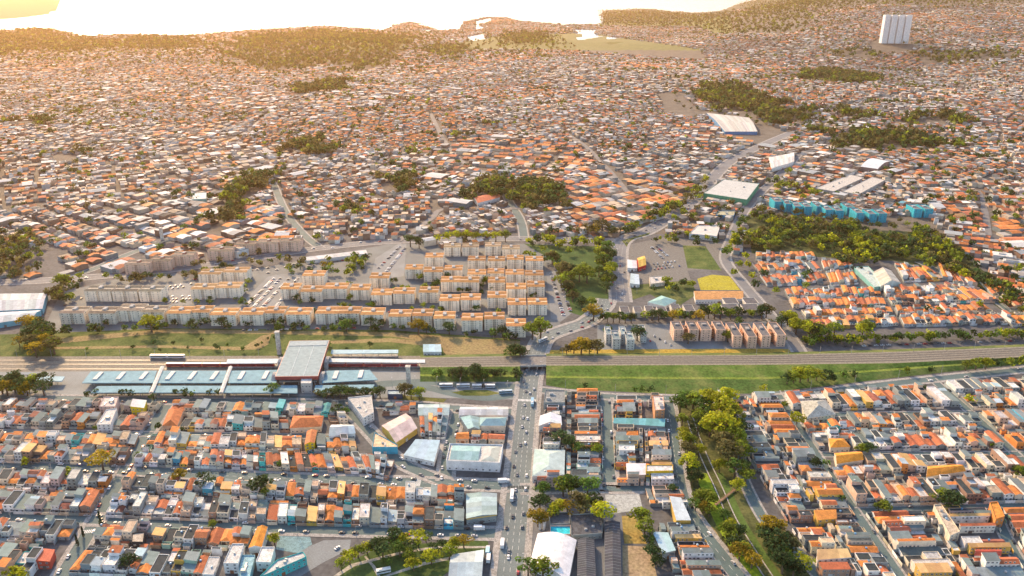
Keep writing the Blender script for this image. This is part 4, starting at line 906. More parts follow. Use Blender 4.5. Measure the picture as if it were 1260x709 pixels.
landmark('green_warehouse', 'large warehouse with white roof and green walls', 'warehouse', [(891, 221), (934, 226.5), (919, 246), (866, 238)], 10, 'flat', (.44, .45, .43), (.08, .30, .18), 'sheet', win=None, para=.5)
landmark('blue_shop', 'blue-walled shop in front of the green warehouse', 'shop', [(884, 260), (905, 260), (903, 266), (881, 265)], 6, 'flat', (.34, .33, .22), (.03, .22, .42), 'slab')
landmark('factory', 'white-roofed factory with loading front below the blue shop', 'factory', [(858, 278), (886, 278), (882, 291), (848, 288)], 7, 'flat', (.52, .50, .46), WHITE, 'sheet')
landmark('blue_warehouse', 'pale-roofed warehouse with blue base beside the dark wood', 'warehouse', [(869, 139), (922, 145), (932, 162), (892, 162)], 10, 'gable', (.46, .45, .41), (.08, .22, .40), win=None, axis='w', rh=4)
landmark('flat_factory', 'wide flat white factory left wing above the turquoise blocks', 'factory', [(1046, 215), (1063, 219), (1026, 236), (1003, 232)], 8, 'flat', (.45, .43, .39), (.38, .35, .32), 'slab')
landmark('flat_factory', 'wide flat white factory right wing above the turquoise blocks', 'factory', [(1073, 218), (1089, 222), (1056, 240), (1036, 236)], 8, 'flat', (.45, .43, .39), (.38, .35, .32), 'slab')
landmark('arched_hall', 'hall with curved pale blue roof below the grassy wood', 'hall', [(1075, 195), (1096, 199), (1080, 208), (1059, 205)], 8, 'arch', (.56, .60, .62), (.3, .2, .17), win=None, axis='w', rh=5)
landmark('striped_factory', 'factory with pale ribbed roof beside the main road', 'factory', [(946, 194), (977, 188), (977, 199), (950, 207)], 8, 'gable', (.56, .54, .5), WHITE, axis='w', rh=2)
landmark('red_roof_hall', 'hall with long red roof at the edge of the dark trees', 'hall', [(582, 243), (613, 236), (615, 243), (588, 250)], 6, 'gable', (.48, .14, .07), WHITE, 'tile', axis='w', rh=3)
landmark('depot', 'long grey depot roof at the far left behind trees', 'depot', [(-30, 362), (58, 361), (52, 380), (-30, 384)], 7, 'gable', (.42, .45, .46), (.16, .42, .5), axis='w', rh=2, win=None)
landmark('depot', 'long pale depot roof in front of the grey one at far left', 'depot', [(-30, 386), (50, 382), (40, 391), (-30, 402)], 6, 'gable', (.46, .49, .5), (.16, .42, .5), axis='w', rh=2, win=None)
landmark('school_hall', 'cream school roof with white side wings in the orange-roofed quarter', 'school', [(1075, 335), (1096, 333), (1108, 348), (1084, 352)], 7, 'gable', (.46, .42, .35), (.5, .6, .56), axis='d')
landmark('mint_shed', 'pale green long shed in the orange-roofed quarter', 'shed', [(1050, 329), (1068, 328), (1092, 352), (1076, 354)], 5, 'flat', (.42, .5, .46), (.2, .45, .4), 'slab')
landmark('platform_shelter', 'white roof of the bus stop beside the upper road', 'shelter', [(375, 318), (450, 309), (452, 312), (378, 321)], 4.5, 'shed', (.6, .58, .54), WHITE, win=None, axis='w', doorw=False)
landmark('green_hall', 'pale green hall among the far houses at left', 'hall', [(238, 238), (254, 237), (254, 245), (236, 246)], 8, 'flat', (.6, .6, .56), (.2, .4, .34), 'slab')
# tall slabs on the far hill
tb = P(1098, 53)
for i, dx in enumerate((-40, -13.5, 13.5, 40)):
    q = [Vector((dx-11.5, 12, 0)), Vector((dx+11.5, 12, 0)), Vector((dx+11.5, -12, 0)), Vector((dx-11.5, -12, 0))]
    hh = 112; o = empty('tower_block', (tb.x, tb.y-i*6, tb.z-1), f'tall white tower on the far hill, {nth(i)} from the left of four', 'tower block', 'white towers on the far hill')
    k = MB(); k.prism(q, 0, hh, (.82, .80, .78)); link('wall', k.mesh('wall'), o); link('roof', roof_mb(q, hh, 'flat', (.5, .5, .5), 'slab', (.7, .7, .68)).mesh('roof'), o)
    k = MB()
    for s in range(35):
        for x in (-7, -2.5, 2.5, 7): k.box((dx+x, -12.02, 1+s*3.05), (1.1, .1, .9), (.1, .1, .12), 'glass')
    tag(link('windows', k.mesh('windows'), o), kind='stuff')
# ---------------------------------------------------------------- rows of dwellings near the camera
def rs(n, base='kkkkggwwpprroobtcly', seed=None):
    return ''.join(random.choice(base) for _ in range(n))
row('facing the bus terminal trees', [(-50, 494), (202, 496.5), (189, 512), (-70, 510)], 'rkgwgwogkgpwkgkgpgkwg', 'far')
row('below the pink apartment house', [(-70, 511), (188, 513), (176, 529), (-90, 527)], 'okgrgokrrbggwkrgkwkrgp', 'near')
row('facing terminal beside the twin-hip house', [(217, 497.5), (418, 499), (414, 514), (207, 513)], 'rrggkgokgcgwwggtk', 'far')
row('in second row behind the terminal', [(206, 514), (424, 515), (436, 534), (190, 531)], 'okgkgrgorkkkgwgokbrrrgw', 'near')
row('in leftmost row below narrow street', [(-90, 534), (172, 537), (165, 554), (-105, 552)], 'oowokroypgwgkkrwopg', 'far')
row('above left half of middle street', [(-105, 553), (164, 555), (154, 573), (-125, 567)], 'wgkwkrbrwyokgwpgk', 'near')
row('in the yellow tower house row', [(188, 537), (436, 540), (440, 559), (178, 556)], 'oorbgokwrwkpookpyowkrgpyog', 'far')
row('above right half of middle street', [(177, 557), (440, 560), (452, 584), (165, 574)], 'crgwotgkwkrgwgwkrkrrwkokwgyrrrb', 'near')
row('below left end of middle street', [(-135, 581), (140, 587), (128, 608), (-150, 603)], 'yoowrpwpkkgygwwk', 'far')
row('above left end of lower street', [(-150, 604), (127, 609), (112, 635), (-180, 628)], 'wkwkwkpgkkgwk', 'near')
row('under middle street, left centre', [(162, 588), (300, 594), (294, 616), (148, 610)], 'oktpkkyrwokyw', 'far')
row('under middle street towards fuel station', [(301, 594), (572, 605), (572, 626), (295, 617)], 'pgkykbrgpyoykokwrkorgykork', 'far')
row('above lower street towards the school', [(147, 611), (332, 619), (328, 645), (130, 637)], 'wkwwpkorgkwkrgkpg', 'near')
row('above lower street opposite plaza trees', [(333, 620), (572, 628), (571, 652), (329, 646)], 'gcwkyworgwwkkckgkkpyo', 'near')
row('below left end of lower street', [(-180, 641), (98, 646), (82, 672), (-210, 666)], 'ypwkwgkkgww', 'far')
row('in the bottom left corner', [(-210, 668), (80, 674), (52, 716), (-260, 704)], 'kkrkrgokgwk', 'near')
row('below lower street left of school', [(128, 648), (312, 655), (303, 680), (112, 673)], 'gowpkgykokorrbo', 'far')
row('in bottom row left of school', [(111, 675), (300, 682), (290, 716), (85, 708)], 'okkwkcgkgkcrwko', 'near')
# commercial corner
row('behind the big white store', [(565, 526), (620, 526), (619, 546), (556, 546)], 'ogyrwk', 'near')
row('beside the diagonal street', [(480, 501), (512, 501), (512, 509), (470, 512)], 'robo', 'near')
row('right of the striped hall', [(516, 513), (553, 513), (548, 541), (518, 541)], 'rgyokp', 'near')
row('below the blue-walled shop', [(442, 562), (488, 564), (478, 592), (452, 586)], 'rgrko', 'near')
# columns of lots between avenue and creek park
row('in the column facing the avenue', [(672, 497), (696, 497), (694, 600), (658, 600)], 'kgwgyopwkgkw', 'left', vertical=True)
row('in column left of narrow street', [(697, 485), (739, 485), (742, 599), (695, 599)], 'okkwwgwykkwwkgkrgkw', 'right', vertical=True)
row('in column right of narrow street', [(754, 494), (790, 494), (793, 598), (757, 598)], 'kgkkokrowgkgwrwwkp', 'left', vertical=True)
row('in column facing the creek park', [(791, 494), (817, 494), (830, 598), (794, 598)], 'kgwgtkyrpyggykyw', 'right', vertical=True)
row('in column below the yellow shop', [(793, 606), (838, 606), (862, 660), (812, 660)], 'kkgwkgwk', 'right', vertical=True)
row('in wedge beside lower park road', [(812, 662), (864, 662), (900, 720), (832, 720)], 'gykwgkwgrk', 'right', vertical=True)
# right-hand quarter (streets run straight away from the camera)
row('in column above the creek trees', [(112, 392), (130, 392), (135, 250), (121, 250)], 'krokwogkgrkowkgyorpkw', 'left', world=True, vertical=True)
row('in column left of right-hand street', [(130.5, 392), (147.3, 392), (150.3, 245), (134.5, 245)], 'wokorgkokwyoogkrwypkow', 'right', world=True, vertical=True)
row('in first row of right quarter', [(152.7, 395), (243, 406), (245, 380.5), (152.7, 378)], 'rogkwyorkgwwk', 'near', world=True)
row('in second row of right quarter', [(152.7, 371.5), (245, 374.5), (245, 357), (152.7, 355)], 'kowrkgwkrkwpgk', 'far', world=True)
row('in third row of right quarter', [(152.7, 354.5), (245, 356.5), (245, 339.6), (152.7, 338.6)], 'wkogkgwrkwgwor', 'near', world=True)
row('in fourth row of right quarter', [(152.7, 333.6), (246, 334.4), (246, 316), (152.7, 314)], 'owrkwygkwokgwr', 'far', world=True)
row('just above the right cross street', [(153.4, 313.5), (246.5, 315.5), (246.5, 298), (153.4, 294.5)], 'kgrpwkgkwwkgpo', 'near', world=True)
row('in top row at far right', [(249.5, 408), (345, 418), (345, 398), (250, 393)], 'wgckwkrgwkwkg', 'far', world=True)
row('in second row at far right', [(250.5, 392), (345, 397), (345, 381), (250.5, 378.6)], 'rkgwkokwgkrkw', 'near', world=True)
row('in third row at far right', [(251, 374.5), (345, 376), (345, 357), (251, 357)], 'wkorkwgkwkokg', 'far', world=True)
row('in fourth row at far right', [(251.5, 356.5), (345, 356.5), (345, 339.5), (251.5, 339.5)], 'ogkwkrgkwkork', 'near', world=True)
row('in fifth row at far right', [(252, 334.5), (345, 335), (345, 301), (252, 298.5)], 'wokgrkwogkwo', 'near', world=True)
row('in column below right cross street', [(155, 288.5), (180, 290), (177, 230), (156.5, 230)], 'rwkowygko', 'left', world=True, vertical=True)
row('in middle column at bottom right', [(180.5, 290), (210, 291), (198.5, 230), (177.5, 230)], 'yrkwcgoyw', 'right', world=True, vertical=True)
row('in column by orange corner building', [(214.5, 291.5), (240, 292.5), (232, 232), (203.5, 232)], 'oryorokoy', 'left', world=True, vertical=True)
row('in column at bottom right edge', [(240.5, 293), (275, 294.5), (270, 240), (233, 240)], 'orwkowkr', 'left', world=True, vertical=True)
# orange-roofed quarter on the right
OQ = 'in the orange-roofed quarter'
for (a, b, c, d), codes, f in [
    ([(925, 325), (1000, 322), (1010, 334), (935, 338)], 'orgrwogr', 'near'), ([(935, 340), (1012, 337), (1020, 350), (944, 353)], 'rorogro', 'near'), ([(965, 358), (1080, 355), (1084, 366), (970, 369)], 'oororrorooro', 'far'), ([(970, 370), (1085, 367), (1090, 378), (976, 381)], 'orooroorwroo', 'near'),
    ([(985, 384), (1095, 380), (1100, 390), (992, 394)], 'owroorwoorro', 'far'), ([(994, 395), (1100, 391), (1106, 402), (1002, 406)], 'rwoygorwrwo', 'near'), ([(1085, 356), (1165, 352), (1180, 362), (1090, 366)], 'wororwroor', 'far'), ([(1092, 368), (1182, 363), (1196, 373), (1098, 377)], 'rrorroorgoor', 'near'),
    ([(1100, 381), (1208, 376), (1222, 386), (1104, 390)], 'oorooroorooro', 'far'), ([(1106, 391), (1224, 387), (1240, 400), (1112, 403)], 'roorooroorroor', 'near'), ([(1010, 322), (1045, 320), (1050, 330), (1014, 333)], 'rwor', 'near'), ([(1100, 326), (1140, 330), (1162, 346), (1112, 348)], 'oroor', 'near'),
    ([(1205, 348), (1240, 345), (1262, 362), (1222, 366)], 'ooror', 'near'), ([(1222, 367), (1290, 364), (1310, 385), (1244, 384)], 'rorwor', 'near'), ([(1240, 345), (1310, 342), (1330, 360), (1262, 362)], 'orooro', 'far')]:
    row(OQ, [a, b, c, d], codes, f)
row(OQ, [(1150, 322), (1185, 340), (1205, 356), (1160, 348)], 'oror', 'near'); row(OQ, [(1170, 352), (1205, 358), (1232, 374), (1196, 372)], 'ooror', 'near'); row(OQ, [(1226, 388), (1300, 384), (1322, 400), (1246, 403)], 'oroorooro', 'near'); row(OQ, [(1016, 336), (1048, 333), (1056, 350), (1022, 353)], 'ororo', 'near'); row(OQ, [(930, 312), (1000, 312), (1004, 320), (930, 322)], 'roororo', 'far')
# choose the largest 300 in view; the rest become one mass
def in_frame(c):
    px, py = proj(c.x, c.y, 3.0); return -2 < px < 1262 and 0 < py < 712
HOUSES.sort(key=lambda h: (0 if in_frame(h['c']) else 1, (h['c']-Vector((0, 0, 0))).length))
N_OWN = 300 - 22
own, rest = HOUSES[:N_OWN], HOUSES[N_OWN:]
places = {}
for h in own: places.setdefault(h['place'], []).append(h)
for pl, hs in places.items():
    vert = 'column' in pl or 'wedge' in pl
    hs.sort(key=lambda h: -h['c'].y if vert else h['c'].x)
    for i, h in enumerate(hs):
        s = house_spec(h['q'], h['code'], h['front']); parts, wins, hz = house_pieces(s); c = h['c']; org = (c.x, c.y, 0)
        stn = {1: 'low', 2: 'two-storey', 3: 'three-storey'}[s['st']]
        if vert: lab = f"{s['wall']} house, {s['rd']}, {nth(i)} from top {pl}"
        else: lab = f"{s['wall']} house, {s['rd']}, {nth(i)} from left {pl}"
        o = empty('house', (c.x, c.y, 0), lab, 'house', 'houses '+pl)
        byname = {}
        for nm, mb in parts:
            if nm == 'room_roof': link(nm, mb.mesh(nm, org), byname['roof_room'])
            elif nm == 'wing_roof': link(nm, mb.mesh(nm, org), byname['side_wing'])
            elif nm == 'rear_roof': link(nm, mb.mesh(nm, org), byname['rear_wing'])
            else: byname[nm] = link(nm, mb.mesh(nm, org), o)
        for p, ang, w, hh, z in wins: link('window', ME_WIN, o, (p.x-c.x, p.y-c.y, z), ang, (w, 1, hh))
        q = s['mq']; p = q[3].lerp(q[2], .3 if s['seed'] < .5 else .7); t = q[2]-q[3]; ang = math.atan2(t.y, t.x)
        link('door', random.choice(ME_DOORS), o, (p.x-c.x+math.sin(ang)*.13, p.y-c.y-math.cos(ang)*.13, 0), ang, (random.choice((1.0, 2.6)), 1, 2.2))
        if s['tank']:
            tp = q[0].lerp(q[2], .35 if s['seed'] < .5 else .6); z = hz+(.12 if s['rk'] == 'flat' else .9)
            if s['half']: z = hz+2.6+.2
            link('water_tank', random.choice(ME_TANKS), o, (tp.x-c.x, tp.y-c.y, z))
def mass_house(q, code, front):
    s = house_spec(q, code, front); parts, wins, hz = house_pieces(s)
    for nm, mb in parts: STUFF.add(mb)
    if s['mq'][0].y < 560*K:
        for p, ang, w, hh, z in wins:
            t = Vector((math.cos(ang), math.sin(ang), 0)); n = Vector((t.y, -t.x, 0))*.04; a, b = p-t*w/2+n, p+t*w/2+n
            STUFF.face([(a.x, a.y, z), (b.x, b.y, z), (b.x, b.y, z+hh), (a.x, a.y, z+hh)], (.05, .06, .07), 'glass')
for h in rest: mass_house(h['q'], h['code'], h['front'])

# ---------------------------------------------------------------- the town spreading to the lake: one mass of houses on a patchwork of street grids
KEEP = [[(-400, 352), (55, 346), (150, 341), (250, 322), (375, 308), (392, 304), (490, 299), (545, 306), (640, 296), (760, 299), (800, 288), (850, 296), (890, 296), (900, 318), (925, 300), (948, 264), (1060, 270), (1155, 276), (1155, 300), (1200, 330), (1262, 390), (1330, 425), (1700, 600), (1700, 900), (-400, 900)],
        [(948, 262), (960, 253), (1000, 258), (1060, 266), (1100, 266), (1150, 270), (1150, 284), (940, 290)], [(862, 136), (925, 142), (962, 160), (935, 180), (890, 166)], [(808, 114), (838, 114), (868, 142), (850, 146), (815, 140)],
        [(575, 232), (620, 230), (622, 252), (580, 256)], [(1070, 50), (1125, 50), (1125, 66), (1070, 66)]]
WOODS = {'belt': [(918, 268), (945, 262), (1000, 276), (1060, 283), (1120, 285), (1160, 300), (1190, 318), (1235, 352), (1262, 378), (1275, 400), (1255, 398), (1200, 358), (1150, 333), (1100, 321), (1030, 318), (960, 313), (925, 312)],
         'dark wood': [(838, 112), (866, 101), (920, 104), (948, 122), (965, 136), (1012, 134), (1016, 152), (985, 158), (945, 150), (900, 142), (860, 134)],
         'grassy wood': [(1003, 166), (1040, 158), (1080, 162), (1120, 166), (1164, 170), (1166, 184), (1110, 190), (1030, 186), (1005, 180)],
         'hall wood': [(550, 246), (585, 224), (605, 210), (640, 224), (690, 236), (706, 244), (700, 258), (650, 262), (615, 246), (590, 254)],
         'small wood': [(458, 228), (480, 222), (512, 214), (514, 236), (470, 243)], 'left wood': [(250, 290), (262, 262), (272, 240), (300, 222), (335, 214), (336, 232), (300, 252), (285, 280), (262, 296)],
         'ridge': [(338, 180), (380, 176), (430, 174), (432, 188), (390, 192), (342, 191)], 'shore left': [(-100, 45), (0, 44), (25, 36), (75, 41), (100, 49), (140, 52), (130, 62), (70, 66), (30, 62), (0, 70), (-100, 72)],
         'shore mid': [(140, 46), (230, 46), (250, 60), (200, 62), (150, 58)], 'shore hill': [(278, 56), (300, 43), (400, 36), (470, 42), (520, 44), (500, 58), (490, 80), (440, 92), (400, 80), (330, 92), (290, 80)], 'reed wood': [(520, 60), (545, 54), (580, 56), (575, 70), (530, 72)],
         'marsh wood': [(598, 52), (610, 38), (650, 34), (690, 40), (706, 56), (660, 60), (610, 58)], 'point': [(735, 31), (738, 17), (800, 14), (860, 20), (905, 16), (962, 4), (1010, 16), (990, 34), (975, 42), (880, 42), (860, 33), (800, 33)],
         'hill wood': [(960, 0), (1010, -8), (1200, -10), (1262, -6), (1262, 4), (1150, 8), (1060, 6), (1010, 14)], 'far right': [(1010, 62), (1050, 58), (1080, 62), (1078, 76), (1030, 74)], 'far right strip': [(1110, 70), (1160, 60), (1230, 64), (1262, 62), (1262, 74), (1180, 76), (1120, 84)],
         'slope': [(960, 92), (1000, 86), (1080, 92), (1100, 104), (1050, 104), (980, 100)], 'edge left': [(-60, 300), (30, 300), (70, 310), (88, 330), (70, 340), (-60, 338)], 'small grove': [(1020, 138), (1060, 132), (1064, 146), (1030, 148)],
         'far left': [(10, 150), (60, 147), (60, 156), (14, 157)], 'city grove': [(355, 110), (430, 100), (440, 110), (370, 118)], 'city grove two': [(60, 190), (100, 186), (104, 200), (66, 204)], 'right grove': [(1090, 150), (1180, 140), (1190, 150), (1110, 158)]}
for _k in WOODS:
    if _k not in ('belt', 'point', 'hill wood', 'shore left', 'edge left'):
        _p = WOODS[_k]; _c = (sum(p[0] for p in _p)/len(_p), sum(p[1] for p in _p)/len(_p)); _f = .95 if _k in ('shore hill', 'shore mid') else .62 if _k in ('marsh wood', 'ridge') else .8
        WOODS[_k] = [(_c[0]+(p[0]-_c[0])*_f, _c[1]+(p[1]-_c[1])*_f) for p in _p]
GRASS_FAR = [[(530, 60), (600, 45), (720, 40), (860, 60), (870, 74), (800, 70), (700, 62), (600, 62)], [(808, 114), (838, 114), (868, 142), (815, 140)], [(1040, 178), (1160, 180), (1160, 186), (1050, 190)]]
MX, MY = 400, 60
mask = np.zeros((760+MY, 2060), np.uint8)
gy, gx = np.mgrid[-MY:760, -MX:1660]
for p in KEEP+list(WOODS.values())+[LAKE]+GRASS_FAR[:2]:
    x0, x1 = max(-MX, int(min(a[0] for a in p))-1), min(1659, int(max(a[0] for a in p))+1); y0, y1 = max(-MY, int(min(a[1] for a in p))-1), min(759, int(max(a[1] for a in p))+1)
    sl = (slice(y0+MY, y1+MY+1), slice(x0+MX, x1+MX+1)); mask[sl] |= pip(gx[sl].astype(float), gy[sl].astype(float), p).astype(np.uint8)
road_pts = np.array([(p.x, p.y, r+4) for pts, r in ROADS for p in subdiv(pts, 5) if p.y > 480*K])
rgrid = {}
for x, y, r in road_pts: rgrid.setdefault((int(x//25), int(y//25)), []).append((x, y, r))
ex_big = [np.array(e) for e in EXCL if np.mean([p[1] for p in e]) > 600*K]
cells = {}
sp = 170.0*K
for iy in range(3, 28):
    for ix in range(-24, 30):
        cells[(ix, iy)] = (ix*sp+random.uniform(-110, 110), iy*sp+random.uniform(-110, 110), random.uniform(-.95, .95), random.random())
cc = np.array(list(cells.values()))
out = []
for (cx, cy, ang, tone) in cc:
    if abs(cx) > cy*.80+260*K: continue
    ca, sa = math.cos(ang), math.sin(ang); R = 300; lots = []
    y = -R; rowi = 0; fs = .72+.65*tone
    while y < R:
        for side in (0, 1):
            yy = y+side*16.0*fs
            x = -R+random.uniform(0, 8)
            while x < R:
                w = random.uniform(6.0, 12.5)*fs
                if (x+R) % 125 < 116: lots.append((x+w/2, yy+8*fs, w, random.uniform(10.0, 15.6)*fs))
                x += w+random.uniform(0, .6)
        y += 32*fs+random.choice((6.0, 8.0, 11.0)); rowi += 1
    a = np.array(lots); X = cx+a[:, 0]*ca-a[:, 1]*sa; Y = cy+a[:, 0]*sa+a[:, 1]*ca
    out.append(np.column_stack([X, Y, a[:, 2], a[:, 3], np.full(len(X), ang), np.full(len(X), tone), np.full(len(X), cx), np.full(len(X), cy)]))
A = np.concatenate(out)
d0 = (A[:, 0]-A[:, 6])**2+(A[:, 1]-A[:, 7])**2
best = np.full(len(A), 1e18)
for cx, cy, *_ in cc:
    m = (abs(A[:, 0]-cx) < 510) & (abs(A[:, 1]-cy) < 510); best[m] = np.minimum(best[m], (A[m, 0]-cx)**2+(A[m, 1]-cy)**2)
A = A[d0 <= best+1]
Z = terr(A[:, 0], A[:, 1]); px, py = proj(A[:, 0], A[:, 1], Z)
ok = (px > -130) & (px < 1390) & (py > -MY) & (py < 740) & (A[:, 1] > 470*K)
pxi = np.clip(px.astype(int)+MX, 0, 2059); pyi = np.clip(py.astype(int)+MY, 0, 759+MY-1)
ok &= mask[pyi, pxi] == 0; ok &= ~is_lake(A[:, 0], A[:, 1]); ok &= RNG.random(len(A)) > np.where(py < 72, np.where(px < 760, .25, .12), .05)
A = A[ok]; Z = Z[ok]
keep = np.ones(len(A), bool)
for e in ex_big: keep &= ~pip(A[:, 0], A[:, 1], e.tolist())
for i in np.nonzero(keep)[0]:
    kx, ky = int(A[i, 0]//25), int(A[i, 1]//25)
    for dx in (-1, 0, 1):
        for dy in (-1, 0, 1):
            for x, y, r in rgrid.get((kx+dx, ky+dy), ()):
                if (x-A[i, 0])**2+(y-A[i, 1])**2 < r*r: keep[i] = False; break
            if not keep[i]: break
        if not keep[i]: break
A = A[keep]; Z = Z[keep]; px, py = proj(A[:, 0], A[:, 1], Z); N = len(A)
print('far houses', N)
orange_zone = pip(px, py, [(196, 300), (210, 285), (300, 262), (372, 262), (376, 300), (250, 318)]) | pip(px, py, [(1150, 240), (1262, 232), (1400, 240), (1400, 400), (1262, 376), (1196, 322), (1150, 290)])
RC = np.array([(.56, .19, .05), (.46, .14, .06), (.30, .10, .05), (.27, .265, .25), (.40, .38, .35), (.58, .55, .50), (.44, .35, .25), (.08, .085, .09), (.46, .27, .13), (.30, .36, .38), (.09, .24, .30)])
pr = np.array([.085, .08, .08, .15, .13, .11, .17, .13, .06, .012, .004]); pr /= pr.sum()
ri = RNG.choice(len(RC), N, p=pr); ri = np.where(orange_zone & (RNG.random(N) < .8), RNG.choice([0, 0, 1], N), ri)
tn = (A[:, 5]*7.3) % 1; ri = np.where((tn < .2) & (RNG.random(N) < .4), RNG.choice([0, 0, 1, 8], N), np.where((tn > .72) & (RNG.random(N) < .5), RNG.choice([3, 4, 5, 6, 7], N), ri))
rc = np.clip(RC[ri]*RNG.uniform(.55, 1.4, (N, 1)), 0, .8)
WC = np.array([WHITE, WHITE, CREAM, CREAM, PEACH, GREY, GREY, RAW, RAW, RAW, PINK, (.4, .32, .25)]); wc = np.clip(WC[RNG.integers(0, len(WC), N)]*RNG.uniform(.55, 1.05, (N, 1)), 0, .8)
st = RNG.choice([1, 1, 2, 2, 2, 3], N); hh = st*2.9+RNG.uniform(-.3, .6, N); pitched = (ri <= 2) | ((ri >= 3) & (RNG.random(N) < .35)); hh[pitched] = np.minimum(hh[pitched], 6.2)
big = (RNG.random(N) < .018) & (A[:, 1] > 560*K)
A[big, 2] *= RNG.uniform(1.6, 2.6, big.sum()); A[big, 3] *= RNG.uniform(1.2, 1.9, big.sum()); hh[big] = RNG.uniform(5.5, 8.5, big.sum()); rc[big] = np.array([(.5, .5, .48), (.42, .44, .45), (.56, .55, .52), (.3, .33, .34)])[RNG.integers(0, 4, big.sum())]; ri[big] = 4
def mass(sel, tmpl_v, tmpl_f, roof_faces, dx=None):
    idx = np.nonzero(sel)[0]; n = len(idx); V = np.zeros((n, len(tmpl_v), 3)); T = np.array(tmpl_v, float)
    w, d, ang = A[idx, 2], A[idx, 3], A[idx, 4]
    lx = T[None, :, 0]*w[:, None]; ly = T[None, :, 1]*d[:, None]
    V[:, :, 0] = A[idx, 0][:, None]+lx*np.cos(ang)[:, None]-ly*np.sin(ang)[:, None]; V[:, :, 1] = A[idx, 1][:, None]+lx*np.sin(ang)[:, None]+ly*np.cos(ang)[:, None]
    V[:, :, 2] = Z[idx][:, None]-1.5+np.where(T[None, :, 2] > 0, (hh[idx]+1.5)[:, None]*1.0+(T[None, :, 2]-1)*3.0, 0)
    F = []; Cc = []; Mm = []
    for j, f in enumerate(tmpl_f):
        F.append((np.arange(n)*len(tmpl_v))[:, None]+np.array(f)[None, :]); isr = j in roof_faces
        Cc.append(rc[idx] if isr else wc[idx]); Mm.append(np.where(isr, np.where(ri[idx] <= 2, MI['tile'], np.where(ri[idx] == 7, MI['slab'], MI['sheet'])), MI['wall']))
    return V.reshape(-1, 3), F, Cc, Mm
bv = [(-.5, -.5, 0), (.5, -.5, 0), (.5, .5, 0), (-.5, .5, 0), (-.5, -.5, 1), (.5, -.5, 1), (.5, .5, 1), (-.5, .5, 1)]
flat_f = [(0, 1, 5, 4), (1, 2, 6, 5), (2, 3, 7, 6), (3, 0, 4, 7), (4, 5, 6, 7)]
gab_v = bv+[(-.54, 0, 1.55), (.54, 0, 1.55), (-.54, -.55, .97), (.54, -.55, .97), (.54, .55, .97), (-.54, .55, .97)]
gab_f = [(0, 1, 5, 4), (1, 2, 6, 5), (2, 3, 7, 6), (3, 0, 4, 7), (10, 11, 9, 8), (12, 13, 8, 9)]
gab_t = [(4, 7, 8), (5, 9, 6)]
def write_mass():
    vs = []; polys = []; cols = []; mats = []; off = 0
    u = RNG.random(N) < .5
    sw = ~pitched
    for sel, tv, tf, rfc in ((pitched, gab_v, gab_f+gab_t, (4, 5)), (sw, bv, flat_f, (4,))):
        V, F, Cc, Mm = mass(sel, tv, tf, rfc)
        for f, c, m in zip(F, Cc, Mm): polys.append(f+off); cols.append(c); mats.append(m)
        vs.append(V); off += len(V)
    # roof rooms, tanks and lean-to sheds that break up the larger flat roofs
    ids = np.nonzero(sw & (RNG.random(N) < .45))[0]; n = len(ids); T = np.array(bv, float); w = A[ids, 2]; d = A[ids, 3]; ang = A[ids, 4]
    s1, s2 = RNG.uniform(.25, .7, n), RNG.uniform(.25, .6, n); ox, oy = RNG.uniform(-.15, .15, n), RNG.uniform(-.2, .2, n)
    lx = (T[None, :, 0]*s1[:, None]+ox[:, None])*w[:, None]; ly = (T[None, :, 1]*s2[:, None]+oy[:, None])*d[:, None]
    V = np.zeros((n, 8, 3)); V[:, :, 0] = A[ids, 0][:, None]+lx*np.cos(ang)[:, None]-ly*np.sin(ang)[:, None]; V[:, :, 1] = A[ids, 1][:, None]+lx*np.sin(ang)[:, None]+ly*np.cos(ang)[:, None]
    V[:, :, 2] = (Z[ids]+hh[ids])[:, None]+T[None, :, 2]*RNG.uniform(1.0, 2.7, n)[:, None]
    r2 = RC[RNG.choice(len(RC), n, p=pr)]
    for j, f in enumerate(flat_f):
        polys.append((np.arange(n)*8)[:, None]+np.array(f)[None, :]+off); cols.append(r2 if j == 4 else wc[ids]); mats.append(np.full(n, MI['sheet'] if j == 4 else MI['wall']))
    vs.append(V.reshape(-1, 3)); off += n*8
    # the nearer leftover houses built lot by lot
    if STUFF.v:
        vs.append(np.array(STUFF.v)); lens = np.array([len(f) for f in STUFF.f])
        for L in np.unique(lens):
            s = np.nonzero(lens == L)[0]; polys.append(np.array([STUFF.f[i] for i in s])+off); cols.append(np.array([STUFF.c[i] for i in s])); mats.append(np.array([STUFF.m[i] for i in s]))
    V = np.concatenate(vs); me = bpy.data.meshes.new('town_houses'); me.vertices.add(len(V)); me.vertices.foreach_set('co', V.astype(np.float32).ravel())
    loops = np.concatenate([p.ravel() for p in polys]); tot = np.concatenate([np.full(len(p), p.shape[1]) for p in polys])
    me.loops.add(len(loops)); me.loops.foreach_set('vertex_index', loops.astype(np.int32)); me.polygons.add(len(tot))
    me.polygons.foreach_set('loop_start', (np.cumsum(tot)-tot).astype(np.int32)); me.polygons.foreach_set('loop_total', tot.astype(np.int32))
    me.update(calc_edges=True); me.shade_flat(); finish(me, np.concatenate(cols), np.concatenate(mats))
    tag(link('town_houses', me), 'dense mass of small houses spreading to the lake', 'houses', kind='stuff')
write_mass()
